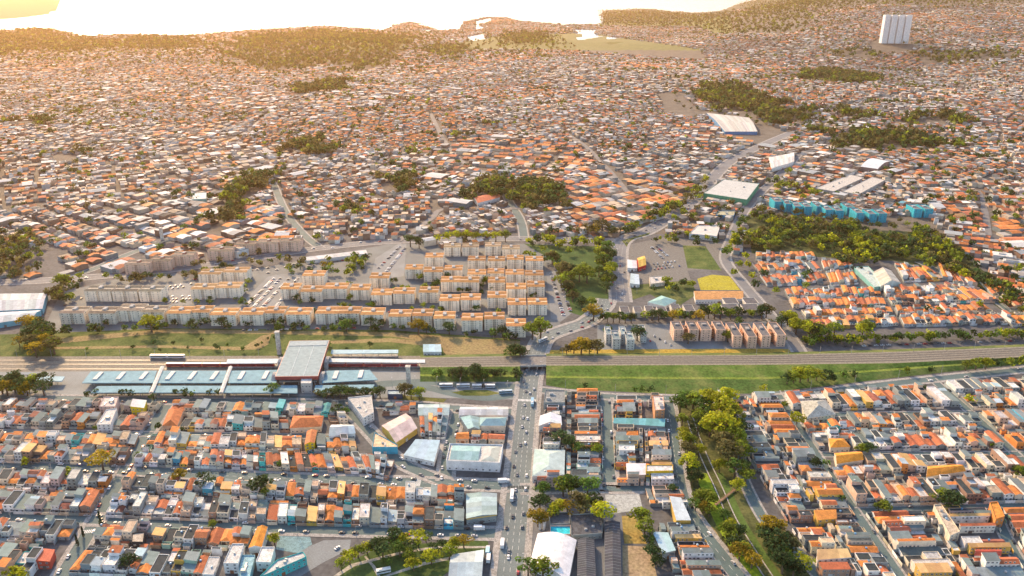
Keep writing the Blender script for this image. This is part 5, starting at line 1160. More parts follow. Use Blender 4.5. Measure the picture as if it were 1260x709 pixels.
# ---------------------------------------------------------------- trees
LEAF = {'green': (.10, .18, .032), 'dark': (.05, .095, .03), 'yellow': (.36, .38, .02), 'olive': (.20, .25, .025), 'brown': (.14, .13, .045), 'orange': (.34, .25, .02), 'cypress': (.03, .055, .028)}
def leaf_quad(mb, c, n, s, col):
    n = n.normalized(); u = n.orthogonal().normalized(); a = random.uniform(0, 6.28); w = n.cross(u); u, w = u*math.cos(a)+w*math.sin(a), w*math.cos(a)-u*math.sin(a)
    e = random.uniform(.6, 1.0)
    mb.face([c+u*s, c+w*s*e, c-u*s, c-w*s*e], col, 'leaf')
def tree_proto(kind, shape):
    base = LEAF[kind]; trunk = MB(); crown = MB(); H = 10.0
    if kind == 'cypress': blobs = [(Vector((0, 0, 1.5+k*1.1)), 1.15-.1*k+.25) for k in range(8)]
    else:
        blobs = []; nb = (13, 17, 11)[shape]
        for k in range(nb):
            a = k*2.399+random.uniform(-.4, .4); f = math.sqrt((k+.5)/nb); r = f*(3.3, 3.3, 4.0)[shape]*random.uniform(.6, 1.25); z = 6.6+2.0*(1-f*f)*random.uniform(.4, 1.2)-f*random.uniform(.2, 2.0)
            blobs.append((Vector((r*math.cos(a), r*math.sin(a), z)), random.uniform(1.05, 1.75)))
    for c, r in blobs:
        tone = random.uniform(.7, 1.3)
        for _ in range(40):
            d = Vector((random.gauss(0, 1), random.gauss(0, 1), random.gauss(.15, 1))).normalized(); p = c+Vector((d.x, d.y, d.z*.8))*r*random.uniform(.72, 1.08)
            leaf_quad(crown, p, d+Vector((random.gauss(0, .5), random.gauss(0, .5), random.gauss(.2, .5))), random.uniform(.28, .52), jit(tuple(v*tone for v in base), .3))
    top = 7.0 if kind != 'cypress' else 9
    trunk.tube((0, 0, -.3), (random.uniform(-.2, .2), .1, 4.2), .34, (.12, .085, .06), 'bark', 7, .24)
    if kind != 'cypress':
        for k in range(6):
            c = blobs[int(k*len(blobs)/6)][0]; trunk.tube((0, 0, 3.2+.25*k), c*.92, .18, (.12, .085, .06), 'bark', 5, .06)
    else: trunk.tube((0, .1, 4.0), (0, 0, 9), .2, (.12, .085, .06), 'bark', 5, .05)
    return trunk.mesh('trunk'), crown.mesh('crown')
PROTO = {k: [tree_proto(k, s) for s in (0, 1, 2)] for k in LEAF}
KW = {'green': 'green leafy', 'dark': 'dark green', 'yellow': 'yellow-green', 'olive': 'olive green', 'brown': 'brownish', 'orange': 'golden-orange', 'cypress': 'slim cypress'}
TREES = []
def T(place, items):
    for it in items: TREES.append((place, *it))
def Tz(place, ox, oy, sc, items):
    for x, y, h, k in items: TREES.append((place, ox+x/sc, oy+y/sc, h, k))
def grove(place, poly, n, hr, kinds):
    x0, x1 = min(p[0] for p in poly), max(p[0] for p in poly); y0, y1 = min(p[1] for p in poly), max(p[1] for p in poly); k = 0
    while k < n:
        x, y = random.uniform(x0, x1), random.uniform(y0, y1)
        if inpoly(x, y, poly): TREES.append((place, x, y, random.uniform(*hr), random.choice(kinds))); k += 1
DG = ['dark', 'dark', 'green', 'olive']
T('among houses left of the avenue', [(127, 578, 12, 'orange'), (31, 574, 6, 'yellow'), (86, 588, 6.5, 'olive'), (222, 593, 8, 'orange'), (252, 600, 10, 'dark'), (322, 609, 11, 'dark'), (328, 612, 7, 'olive'), (125, 648, 8, 'cypress'), (103, 661, 7, 'cypress'), (96, 672, 7, 'cypress'),
    (14, 716, 9, 'yellow'), (30, 718, 9, 'yellow'), (262, 651, 6, 'olive'), (338, 670, 6, 'yellow'), (60, 545, 5, 'green'), (172, 565, 5, 'green'), (196, 530, 6, 'dark'), (226, 532, 5, 'dark'), (118, 530, 4, 'green'), (416, 512, 8, 'dark'), (424, 514, 7, 'green'), (386, 577, 4, 'olive'), (160, 700, 7, 'dark'), (345, 575, 5, 'green')])
T('in front of the bus terminal canopies', [(108, 489, 6, 'dark'), (118, 489, 6, 'dark'), (153, 489, 7, 'dark'), (163, 489, 6, 'dark'), (217, 489, 6, 'dark'), (228, 489, 7, 'dark'), (238, 489, 6, 'green'), (258, 489, 6, 'dark'), (270, 489, 7, 'dark'), (336, 486, 8, 'green'), (402, 491, 8, 'dark'), (410, 491, 8, 'dark'), (419, 491, 9, 'dark'), (428, 491, 8, 'green'), (436, 491, 8, 'dark'), (450, 490, 9, 'dark'), (460, 490, 9, 'green'), (468, 490, 8, 'dark'), (498, 488, 10, 'brown'), (506, 491, 8, 'olive'), (516, 492, 8, 'olive'), (188, 497, 7, 'dark'), (392, 489, 6, 'brown')])
grove('in grove left of the terminal', [(-30, 478), (58, 476), (64, 488), (-30, 490)], 22, (8, 12), ['dark', 'olive', 'green', 'orange'])
Tz('in the plaza beside the avenue', 310, 440, 2.636, [(440, 625, 8, 'green'), (490, 615, 8, 'yellow'), (540, 615, 9, 'yellow'), (590, 640, 7, 'dark'), (345, 650, 8, 'olive'), (375, 640, 7, 'yellow'), (405, 632, 7, 'dark'), (318, 672, 7, 'yellow'), (510, 660, 7, 'olive'), (583, 672, 8, 'yellow'), (687, 617, 8, 'orange'), (640, 655, 7, 'olive'), (525, 690, 7, 'yellow'), (440, 680, 6, 'green'), (465, 605, 7, 'dark'), (515, 640, 7, 'dark'), (425, 650, 8, 'dark'), (290, 690, 6, 'olive'), (620, 620, 6, 'dark'), (565, 600, 7, 'dark'), (480, 645, 7, 'green'), (655, 625, 6, 'yellow')])
T('between sheds right of the avenue', [(690, 550, 9, 'dark'), (700, 555, 8, 'dark'), (711, 559, 8, 'green'), (722, 561, 7, 'dark'), (733, 561, 8, 'olive')])
T('in the school grounds right of the avenue', [(668, 611, 9, 'green'), (693, 611, 11, 'olive'), (700, 608, 10, 'green'), (723, 610, 10, 'green'), (687, 632, 8, 'yellow'), (698, 634, 9, 'orange'), (714, 634, 11, 'brown'), (720, 630, 10, 'olive'), (741, 643, 13, 'yellow'), (664, 630, 9, 'dark'), (662, 648, 9, 'orange'), (787, 647, 9, 'olive'), (793, 661, 10, 'olive'), (650, 711, 10, 'green'), (668, 713, 11, 'olive'), (803, 690, 8, 'dark'), (799, 672, 7, 'green'), (826, 609, 6, 'dark'), (808, 700, 7, 'dark'), (671, 622, 7, 'dark'), (730, 628, 10, 'dark'), (682, 637, 7, 'yellow')])
Tz('in the creek park', 800, 480, 5.9, [(215, 170, 11, 'green'), (310, 150, 11, 'olive'), (260, 130, 10, 'green'), (230, 260, 9, 'olive'), (350, 250, 12, 'olive'), (470, 190, 15, 'yellow'), (540, 230, 14, 'yellow'), (430, 340, 13, 'yellow'), (510, 360, 16, 'yellow'), (470, 300, 14, 'yellow'), (600, 430, 14, 'olive'), (520, 460, 13, 'brown'), (570, 540, 14, 'brown'), (620, 520, 12, 'olive'), (235, 345, 8, 'yellow'), (250, 405, 9, 'yellow'), (270, 610, 12, 'yellow'), (300, 640, 9, 'dark'), (610, 640, 11, 'green'), (340, 330, 10, 'dark'), (380, 190, 12, 'green'), (290, 420, 8, 'olive'), (270, 480, 9, 'brown'), (630, 330, 12, 'dark'), (600, 250, 13, 'olive'), (350, 480, 7, 'yellow'), (500, 600, 8, 'yellow'), (620, 330, 11, 'olive'), (635, 420, 10, 'yellow'), (650, 500, 11, 'olive'), (665, 600, 10, 'green'), (690, 680, 9, 'olive'), (420, 120, 12, 'yellow'), (550, 130, 13, 'yellow')])
Tz('along the lower creek', 800, 590, 5.956, [(360, 190, 13, 'olive'), (420, 200, 12, 'olive'), (390, 250, 11, 'orange'), (330, 230, 10, 'green'), (430, 270, 9, 'olive'), (640, 90, 9, 'yellow'), (590, 370, 9, 'yellow'), (560, 430, 10, 'olive'), (600, 470, 10, 'olive'), (650, 590, 11, 'orange'), (740, 650, 11, 'orange'), (680, 560, 9, 'olive'), (820, 420, 10, 'olive'), (880, 430, 11, 'orange'), (930, 540, 12, 'olive'), (640, 430, 9, 'dark'), (620, 520, 10, 'dark'), (560, 480, 8, 'dark'), (300, 40, 8, 'dark'), (540, 300, 8, 'green'), (350, 20, 8, 'dark')])
Tz('at the lower right creek bend', 940, 590, 5.956, [(50, 420, 10, 'orange'), (20, 470, 9, 'dark'), (140, 520, 12, 'brown'), (160, 640, 11, 'olive'), (270, 680, 9, 'yellow'), (210, 720, 9, 'dark'), (100, 600, 12, 'dark'), (70, 540, 11, 'dark'), (180, 560, 10, 'brown'), (130, 690, 10, 'dark')])
Tz('among the houses of the right quarter', 940, 440, 2.634, [(105, 225, 9, 'yellow'), (165, 362, 7, 'dark'), (315, 318, 8, 'olive'), (335, 315, 7, 'dark'), (385, 510, 8, 'olive'), (370, 500, 7, 'dark'), (575, 475, 11, 'olive'), (600, 500, 11, 'dark'), (620, 480, 9, 'dark'), (670, 152, 8, 'yellow'), (820, 390, 8, 'olive'), (65, 165, 6, 'olive'), (515, 108, 5, 'dark'), (200, 355, 5, 'green'), (150, 205, 5, 'olive'), (735, 290, 5, 'olive'), (840, 390, 8, 'green'), (250, 470, 5, 'green')])
T('on the railway embankment', [(968, 474, 9, 'dark'), (976, 473, 10, 'olive'), (984, 472, 11, 'yellow'), (994, 471, 11, 'olive'), (1004, 470, 11, 'yellow'), (1014, 470, 9, 'dark'), (1025, 470, 8, 'dark'), (1036, 468, 8, 'green'), (1050, 466, 7, 'dark'), (1188, 456, 9, 'olive'), (1200, 455, 11, 'olive'), (1212, 455, 10, 'yellow'), (1224, 454, 8, 'dark'), (1242, 452, 8, 'olive'), (1252, 451, 9, 'olive'), (940, 483, 6, 'yellow'), (1115, 461, 6, 'olive'), (1145, 459, 6, 'dark'), (790, 484, 6, 'green'), (800, 485, 6, 'dark'), (780, 484, 5, 'green'), (720, 478, 5, 'dark')])
grove('on the bank beside the railway bridge', [(515, 462), (640, 462), (640, 469), (517, 469)], 22, (6, 9), ['dark', 'dark', 'green'])
T('along the railway hedge on the right', [(x, 424-(x-950)*.028+random.uniform(-1, 1), random.uniform(6, 9), random.choice(['olive', 'green', 'dark', 'yellow'])) for x in range(990, 1290, 9)])
Tz('around the salmon slab blocks', 740, 350, 5.478, [(0, 260, 8, 'dark'), (40, 255, 9, 'green'), (80, 258, 9, 'olive'), (120, 260, 9, 'dark'), (160, 262, 9, 'olive'), (200, 262, 9, 'dark'), (300, 245, 9, 'olive'), (340, 245, 10, 'dark'), (385, 250, 10, 'dark'), (430, 240, 9, 'green'), (520, 235, 9, 'yellow'), (560, 240, 9, 'dark'), (600, 240, 9, 'dark'), (690, 235, 12, 'dark'), (720, 230, 11, 'olive'), (760, 235, 12, 'olive'), (800, 235, 10, 'green'), (870, 240, 10, 'olive'), (920, 235, 10, 'dark'), (1000, 235, 9, 'olive'), (1080, 235, 10, 'dark'), (1110, 225, 12, 'brown'), (585, 400, 9, 'brown'), (850, 390, 9, 'olive'), (655, 260, 11, 'orange'), (480, 255, 10, 'orange'), (925, 275, 8, 'green'), (240, 380, 10, 'dark'), (1210, 400, 8, 'yellow'), (1140, 310, 9, 'brown')])
T('beside the avenue bend', [(697, 439, 11, 'brown'), (706, 436, 12, 'orange'), (715, 438, 12, 'orange'), (725, 437, 12, 'brown'), (735, 437, 11, 'brown'), (655, 418, 12, 'olive'), (665, 417, 15, 'olive'), (640, 444, 10, 'dark'), (634, 440, 10, 'dark'), (628, 443, 9, 'green'), (730, 395, 12, 'orange'), (716, 380, 10, 'dark'), (727, 380, 11, 'olive'), (748, 412, 8, 'green')])
Tz('in the park above the avenue bend', 640, 240, 6.44, [(130, 380, 10, 'dark'), (190, 370, 10, 'olive'), (250, 375, 10, 'olive'), (270, 500, 9, 'yellow'), (200, 540, 9, 'dark'), (180, 460, 9, 'olive'), (310, 430, 9, 'yellow'), (350, 400, 9, 'yellow'), (395, 480, 10, 'olive'), (440, 390, 10, 'olive'), (490, 390, 10, 'yellow'), (620, 460, 9, 'yellow'), (660, 540, 11, 'olive'), (690, 490, 11, 'dark'), (720, 520, 11, 'dark'), (340, 640, 12, 'olive'), (300, 600, 10, 'yellow'), (400, 650, 12, 'dark'), (470, 690, 14, 'olive'), (530, 700, 14, 'olive'), (500, 650, 13, 'olive'), (700, 650, 11, 'yellow'), (730, 620, 10, 'olive'), (560, 320, 13, 'brown'), (600, 320, 15, 'orange'), (650, 315, 15, 'brown'), (720, 325, 12, 'dark'), (820, 320, 11, 'dark'), (760, 325, 11, 'brown'), (280, 320, 10, 'dark'), (230, 320, 9, 'dark'), (400, 310, 10, 'dark'), (450, 320, 10, 'brown'), (520, 310, 9, 'brown'), (50, 500, 9, 'olive'), (100, 510, 9, 'olive'), (680, 700, 10, 'olive')])
T('between the white estate blocks', [(187, 409, 13, 'yellow'), (133, 402, 7, 'dark'), (215, 402, 7, 'dark'), (236, 403, 8, 'dark'), (253, 403, 9, 'dark'), (273, 403, 10, 'dark'), (305, 403, 7, 'dark'), (333, 402, 8, 'dark'), (346, 402, 9, 'dark'), (372, 404, 7, 'dark'), (420, 402, 8, 'dark'), (436, 403, 8, 'green'), (456, 403, 9, 'dark'), (470, 403, 8, 'dark'), (496, 408, 7, 'dark'), (525, 411, 9, 'dark'), (515, 412, 12, 'orange'), (553, 412, 11, 'dark'), (606, 414, 8, 'green'), (618, 415, 9, 'dark'), (632, 418, 7, 'dark'), (583, 412, 6, 'dark'), (517, 346, 9, 'olive'), (551, 346, 9, 'dark'), (598, 350, 9, 'olive'), (565, 373, 7, 'dark'), (364, 371, 8, 'dark'), (430, 371, 7, 'olive'), (400, 331, 9, 'orange'), (406, 330, 8, 'yellow'), (433, 334, 9, 'olive'), (436, 326, 10, 'olive'), (430, 340, 8, 'yellow'), (300, 360, 9, 'olive'), (306, 352, 8, 'olive'), (205, 375, 7, 'olive')])
T('along the upper road behind the estate', [(540, 300, 11, 'yellow'), (550, 298, 12, 'yellow'), (562, 298, 12, 'yellow'), (574, 298, 12, 'yellow'), (586, 298, 12, 'yellow'), (598, 298, 12, 'yellow'), (610, 298, 12, 'yellow'), (622, 298, 12, 'olive'), (505, 304, 12, 'dark'), (516, 306, 12, 'dark'), (240, 330, 8, 'brown'), (250, 328, 8, 'brown'), (270, 325, 8, 'brown'), (300, 319, 8, 'brown'), (320, 315, 8, 'brown'), (170, 343, 8, 'brown'), (355, 325, 11, 'brown'), (372, 328, 11, 'brown'), (330, 298, 8, 'olive'), (390, 297, 9, 'olive'), (415, 294, 9, 'olive'), (100, 345, 9, 'olive'), (130, 345, 8, 'olive'), (210, 345, 7, 'dark')])
grove('at the far left between depot and bank', [(10, 432), (20, 408), (50, 402), (60, 420), (70, 436), (40, 442)], 16, (10, 15), ['dark', 'brown', 'olive', 'orange']); grove('at the far left between depot and bank', [(55, 370), (75, 350), (98, 352), (92, 372), (70, 384)], 16, (9, 13), ['olive', 'brown', 'dark'])
grove('on the grassy railway bank', [(200, 424), (320, 416), (420, 424), (560, 432), (560, 436), (320, 434), (60, 434)], 20, (3, 5.5), ['dark', 'dark', 'green'])
grove('beside the orange-roofed quarter', [(952, 395), (968, 388), (1000, 412), (1020, 418), (990, 424), (965, 415)], 16, (8, 13), ['olive', 'brown', 'yellow', 'dark'])
T('inside the orange-roofed quarter', [(1066, 413, 13, 'olive'), (1060, 416, 12, 'yellow'), (1006, 414, 11, 'yellow'), (1026, 414, 11, 'olive'), (955, 362, 8, 'olive'), (990, 358, 9, 'olive'), (930, 356, 10, 'dark'), (940, 342, 9, 'dark'), (995, 340, 8, 'dark'), (1050, 334, 6, 'cypress'), (1058, 335, 6, 'cypress'), (1140, 385, 7, 'dark'), (1155, 384, 6, 'olive'), (1205, 382, 9, 'yellow'), (990, 344, 9, 'green'), (920, 330, 9, 'yellow'), (925, 345, 9, 'yellow'), (915, 320, 10, 'yellow'), (908, 332, 10, 'olive'), (903, 340, 9, 'olive')])
grove('along the main road verge', [(770, 285), (838, 252), (842, 256), (800, 278), (775, 292)], 18, (9, 13), ['olive', 'yellow', 'brown', 'dark']); grove('along the main road verge', [(842, 250), (868, 222), (878, 216), (872, 226), (848, 254)], 12, (8, 12), ['olive', 'brown', 'yellow'])
grove('along the right-hand road', [(893, 318), (903, 290), (920, 262), (926, 262), (914, 290), (903, 320)], 14, (8, 12), ['olive', 'yellow', 'green'])
grove('between upper road and estate', [(330, 332), (420, 318), (470, 318), (455, 338), (430, 345), (340, 338)], 22, (6, 10), ['dark', 'olive', 'green', 'yellow'])
grove('between pink blocks and road', [(100, 348), (240, 338), (300, 326), (360, 318), (360, 322), (300, 332), (240, 345), (100, 352)], 26, (6, 9), ['brown', 'dark', 'olive'])
grove('on the left bank edge', [(60, 412), (200, 404), (480, 407), (640, 419), (640, 421), (480, 410), (200, 407), (60, 416)], 40, (5, 9), ['dark', 'dark', 'green'])
grove('along the railway hedge on the right', [(985, 424), (1262, 412), (1262, 419), (985, 428)], 34, (5, 8), ['olive', 'green', 'dark', 'yellow'])
grove('on the park edge', [(645, 300), (700, 301), (757, 303), (757, 308), (700, 306), (650, 306)], 16, (8, 12), ['olive', 'yellow', 'dark'])
grove('on the park edge', [(676, 316), (700, 384), (716, 388), (700, 345), (686, 318)], 14, (9, 14), ['olive', 'brown', 'dark', 'green'])
grove('on the park edge', [(735, 310), (757, 308), (757, 345), (745, 368), (735, 350)], 16, (8, 13), ['dark', 'dark', 'olive', 'green'])
grove('around the builder yard', [(790, 352), (850, 346), (856, 358), (830, 362), (790, 358)], 12, (6, 9), ['olive', 'yellow', 'dark'])
grove('around the factories', [(940, 225), (960, 215), (1000, 200), (1010, 205), (985, 225), (1000, 240), (1090, 246), (1090, 250), (960, 246)], 30, (8, 12), ['olive', 'dark', 'yellow', 'brown'])
grove('around the turquoise blocks', [(950, 266), (1100, 280), (1150, 276), (1150, 284), (1060, 282), (950, 270)], 24, (6, 10), ['olive', 'dark', 'brown'])
grove('inside the estate rows', [(205, 384), (480, 388), (600, 396), (600, 400), (480, 392), (205, 388)], 40, (4, 8), ['dark', 'olive', 'green'])
grove('inside the estate rows', [(430, 352), (500, 348), (660, 358), (670, 370), (600, 366), (430, 360)], 30, (4, 8), ['dark', 'olive', 'green'])
grove('inside the estate rows', [(205, 372), (300, 370), (480, 378), (600, 384), (640, 392), (600, 388), (480, 382), (205, 376)], 30, (4, 7), ['dark', 'olive', 'green'])
grove('inside the builder yard', [(770, 300), (840, 290), (890, 300), (846, 300), (800, 304)], 12, (5, 9), ['olive', 'dark', 'yellow'])
def world_tree(t):
    p = P(t[1], t[2]); return p
cand = [(t, world_tree(t)) for t in TREES]
cand.sort(key=lambda c: -c[0][3]/c[1].length)
inview = [c for c in cand if -4 < c[0][1] < 1264 and c[0][2] < 716]
owned = inview[:295]; ids = set(id(c) for c in owned); left = [c for c in cand if id(c) not in ids]
pl = {}
for t, p in owned: pl.setdefault(t[0], []).append((t, p))
for place, items in pl.items():
    items.sort(key=lambda c: c[0][1])
    for i, (t, p) in enumerate(items):
        tm, cm_ = random.choice(PROTO[t[4]]); s = t[3]*(1.0 if 'lower creek' in t[0] else 1.3)*random.uniform(.82, 1.18)/8.6
        o = empty('tree', (p.x, p.y, 0), f'{KW[t[4]]} tree, {nth(i)} from the left {place}', 'tree', 'trees '+place, random.uniform(0, 6.28)); w_ = 1.3 if t[4] != 'cypress' else .8; o.scale = (s*w_*random.uniform(.85, 1.1), s*w_*random.uniform(.85, 1.1), s)
        link('trunk', tm, o); link('crown', cm_, o)
# distant trees: one mass
pts = [(p.x, p.y, 0.0, t[3]*1.35, LEAF[t[4]]) for t, p in left]
def scatter(poly, step, hr, kinds):
    W = [P(x, max(y, -14)) for x, y in poly]; x0, x1 = min(p.x for p in W), max(p.x for p in W); y0, y1 = min(p.y for p in W)-30, min(7500*K, max(p.y for p in W)+30)
    gx_, gy_ = np.meshgrid(np.arange(x0, x1, step), np.arange(y0, y1, step)); X = gx_.ravel()+RNG.uniform(-.45, .45, gx_.size)*step; Y = gy_.ravel()+RNG.uniform(-.45, .45, gx_.size)*step
    z = terr(X, Y); g_ = 1.5*np.clip(Y/1400/K, .5, 2.2); a_, b_ = proj(X+g_*(26*np.sin(X/31+Y/47)+16*np.sin(Y/19+2)), Y+g_*(34*np.sin(X/43-Y/61+1)+22*np.sin(X/17)), z); ok = pip(a_+RNG.normal(0, 1, X.size)*6*600/np.maximum(Y, 300), b_+RNG.normal(0, 1, X.size)*1500/np.maximum(Y, 300)*.8, poly) & ~is_lake(X, Y) & (RNG.random(X.size) < .86)
    for x, y, zz in zip(X[ok], Y[ok], z[ok]): pts.append((x, y, zz, random.uniform(*hr), LEAF[random.choice(kinds)]))
for nm, poly in WOODS.items():
    far = min(p[1] for p in poly) < 70
    cx_, cy_ = sum(p[0] for p in poly)/len(poly), sum(p[1] for p in poly)/len(poly); scatter([(cx_+(p[0]-cx_)*1.5, cy_+(p[1]-cy_)*1.5) for p in poly], 60 if far else 34, (9, 15), ['dark', 'dark', 'brown', 'olive'])
    scatter(poly, (26 if min(p[1] for p in poly) > 30 else 46) if far else 10.5 if nm == 'belt' else 12, (10, 17) if nm == 'belt' else (14, 24) if nm != 'edge left' else (11, 17), ['dark', 'dark', 'dark', 'olive', 'olive', 'brown', 'yellow'] if nm in ('belt',) else ['dark', 'dark', 'brown', 'brown', 'olive'])
scatter([(-120, 46), (240, 47), (500, 40), (700, 46), (720, 64), (500, 86), (240, 76), (-120, 84)], 64, (12, 22), ['dark', 'brown', 'olive', 'brown'])
ti = RNG.choice(N, min(N, 8000), replace=False)
for i in ti: pts.append((A[i, 0]+RNG.uniform(-8, 8), A[i, 1]+RNG.uniform(-8, 8), Z[i], RNG.uniform(8, 14), LEAF[random.choice(['dark', 'dark', 'olive', 'brown', 'green'])]))
for k in range(260):       # clumps in the town
    i = int(RNG.integers(0, N))
    for _ in range(int(RNG.integers(4, 14))): pts.append((A[i, 0]+RNG.normal(0, 34), A[i, 1]+RNG.normal(0, 14), Z[i], RNG.uniform(9, 16), LEAF[random.choice(['dark', 'dark', 'olive', 'brown'])]))
print('mass trees', len(pts))
def tree_mass():
    n = len(pts); B = np.array([(p[0], p[1], p[2], p[3]) for p in pts]); C = np.array([p[4] for p in pts])
    near = B[:, 1] < 1050*K; vs = []; cs = []
    for sel, q in ((near, 62), (~near, 15)):
        b = B[sel]; c = C[sel]; m = len(b)
        if not m: continue
        bl = RNG.normal(0, 1, (m, 7, 3)); bl /= np.linalg.norm(bl, axis=2, keepdims=True); bl *= RNG.uniform(.3, .62, (m, 7, 1))
        k = RNG.integers(0, 7, (m, q)); cen = np.take_along_axis(bl, k[:, :, None].repeat(3, 2), 1)
        d = RNG.normal(0, 1, (m, q, 3)); d /= np.linalg.norm(d, axis=2, keepdims=True)
        h = b[:, 3][:, None, None]; R = np.array([.56, .56, .40])[None, None, :]*h
        ctr = (cen+d*.45)*R; ctr[:, :, 2] += b[:, 3][:, None]*.60
        nrm = d+RNG.normal(0, .5, d.shape); nrm /= np.linalg.norm(nrm, axis=2, keepdims=True)
        u = np.cross(nrm, RNG.normal(0, 1, d.shape)); u /= np.linalg.norm(u, axis=2, keepdims=True); w = np.cross(nrm, u)
        s = h*(.105 if q > 40 else .19)*RNG.uniform(.7, 1.3, (m, q, 1)); ctr += np.array([b[:, 0], b[:, 1], b[:, 2]]).T[:, None, :]
        vs.append(np.stack([ctr+u*s, ctr+w*s, ctr-u*s, ctr-w*s], 2).reshape(-1, 3)); cs.append((c[:, None, :]*(.82 if q > 40 else .72)*RNG.uniform(.55, 1.45, (m, q, 1))*RNG.uniform(.8, 1.2, (m, 1, 1))).reshape(-1, 3))
    V = np.concatenate(vs); Cc = np.concatenate(cs); nf = len(V)//4
    me = bpy.data.meshes.new('woods'); me.vertices.add(len(V)); me.vertices.foreach_set('co', V.astype(np.float32).ravel()); me.loops.add(len(V)); me.loops.foreach_set('vertex_index', np.arange(len(V), dtype=np.int32))
    me.polygons.add(nf); me.polygons.foreach_set('loop_start', np.arange(nf, dtype=np.int32)*4); me.polygons.foreach_set('loop_total', np.full(nf, 4, np.int32)); me.update(calc_edges=True); me.shade_flat()
    finish(me, Cc, np.full(nf, MI['leaf'])); tag(link('woods', me), 'distant woods and town trees scattered among the houses', 'trees', kind='stuff')
tree_mass()

# ---------------------------------------------------------------- vehicles
def car_mesh(col, joined=False):
    body = MB(); prof = [(-2.1, .35), (-2.15, .75), (-1.95, .95), (-1.2, 1.0), (.95, 1.0), (2.0, .82), (2.15, .6), (2.1, .35)]
    w = .85
    body.face([(x, -w, z) for x, z in reversed(prof)], col, 'paint'); body.face([(x, w, z) for x, z in prof], col, 'paint')
    for (x0, z0), (x1, z1) in zip(prof, prof[1:]+prof[:1]): body.face([(x0, -w, z0), (x1, -w, z1), (x1, w, z1), (x0, w, z0)], col, 'paint')
    cab = MB(); b = [(-1.55, .8), (1.05, .8)]; t = [(-1.15, .66), (.45, .66)]
    lo = [(-1.6, -.8, 1.002), (1.0, -.8, 1.002), (1.0, .8, 1.002), (-1.6, .8, 1.002)]; hi = [(-1.15, -.66, 1.46), (.4, -.66, 1.46), (.4, .66, 1.46), (-1.15, .66, 1.46)]
    for i in range(4): cab.face([lo[i], lo[(i+1) % 4], hi[(i+1) % 4], hi[i]], (.03, .035, .04), 'glass')
    cab.face(hi, col, 'paint')
    if joined: body.add(cab); return body.mesh('car')
    return body.mesh('body'), cab.mesh('cabin')
wm = MB()
for i in range(10):
    a0, a1 = 2*math.pi*i/10, 2*math.pi*(i+1)/10; p = lambda a, y: (.32*math.cos(a), y, .32*math.sin(a))
    wm.face([p(a0, -.1), p(a1, -.1), p(a1, .1), p(a0, .1)], (.02, .02, .02)); wm.face([p(a0, .1), p(a1, .1), (0, .1, 0)], (.25, .25, .25)); wm.face([p(a1, -.1), p(a0, -.1), (0, -.1, 0)], (.25, .25, .25))
ME_WHEEL = wm.mesh('wheel')
CC = {'white': (.72, .72, .70), 'silver': (.42, .43, .44), 'black': (.025, .025, .028), 'grey': (.14, .145, .15), 'red': (.42, .03, .03), 'blue': (.05, .10, .25)}
CPROTO = {k: car_mesh(v) for k, v in CC.items()}; CSMALL = {k: car_mesh(v, True) for k, v in CC.items()}
CPICK = ['white']*6+['silver']*6+['black']*5+['grey']*5+['red']*2+['blue']
NCAR = [0]
def cars(place, pts, n, offset, spread=.0, small=False, rev=False, f0=.02, f1=.98):
    if not small and pts is not half: offset = [o*1.2 for o in offset] if isinstance(offset, list) else offset*1.2; n = int(n*1.3)
    L = [0]
    for a, b in zip(pts[:-1], pts[1:]): L.append(L[-1]+(b-a).length)
    items = []; last = -9
    for k in range(n):
        f = f0+(f1-f0)*(k+random.uniform(.1, .9))/n; s = f*L[-1]
        if s-last < 5.4: continue
        last = s
        i = max(j for j in range(len(L)) if L[j] <= s); i = min(i, len(pts)-2); a, b = pts[i], pts[i+1]; t = (b-a).normalized(); p = a.lerp(b, (s-L[i])/max((b-a).length, .01))
        off = random.choice(offset) if isinstance(offset, (list, tuple)) else offset
        p = p+Vector((t.y, -t.x, 0))*off; px, py = proj(p.x, p.y, 0)
        if not (2 < px < 1258 and py < 708): continue
        items.append((px, p, math.atan2(t.y, t.x)+(math.pi if (off < 0) else 0)))
    vert = abs(pts[0].x-pts[-1].x) < abs(pts[0].y-pts[-1].y)
    items.sort(key=lambda i: i[1].y if vert else i[0])
    for i, (px, p, rz) in enumerate(items):
        ck = random.choice(CPICK); lab = f"{ck} car, {nth(i)} {'from the bottom' if vert else 'from the left'} {place}"; NCAR[0] += 1
        if small:
            o = link('car', CSMALL[ck], None, (p.x, p.y, .1), rz); tag(o, lab, 'car', 'cars '+place)
        else:
            o = empty('car', (p.x, p.y, .12), lab, 'car', 'cars '+place, rz); bd, cb = CPROTO[ck]; link('body', bd, o); link('cabin', cb, o)
            for x in (-1.3, 1.35):
                for y in (-.76, .76): link('wheel', ME_WHEEL, o, (x, y, .32))
half = [p for p in AVE if p.y < 440*K]
cars('in the left lanes of the avenue', half, 20, [-5.2, -1.9]); cars('in the right lanes of the avenue', half, 12, [1.9, 5.2])
cars('parked along the station street', SA, 22, 3.2); cars('parked along the middle street, lower kerb', SCc, 24, 3.4); cars('parked along the middle street, upper kerb', SCc, 15, -3.4)
cars('parked along the lower street, lower kerb', SD, 18, 3.0); cars('parked along the lower street, upper kerb', SD, 12, -3.0); cars('parked on the side street', SX, 14, [-2.9, 2.9])
cars('on the first narrow cross street', SB, 8, 1.3); cars('along narrow street right of avenue', S2, 12, [-3.0, 3.0]); cars('along the creek park road', SG, 9, [-3.0, 1.8]); cars('along the shed street', SE, 9, [-2.5, 2.5])
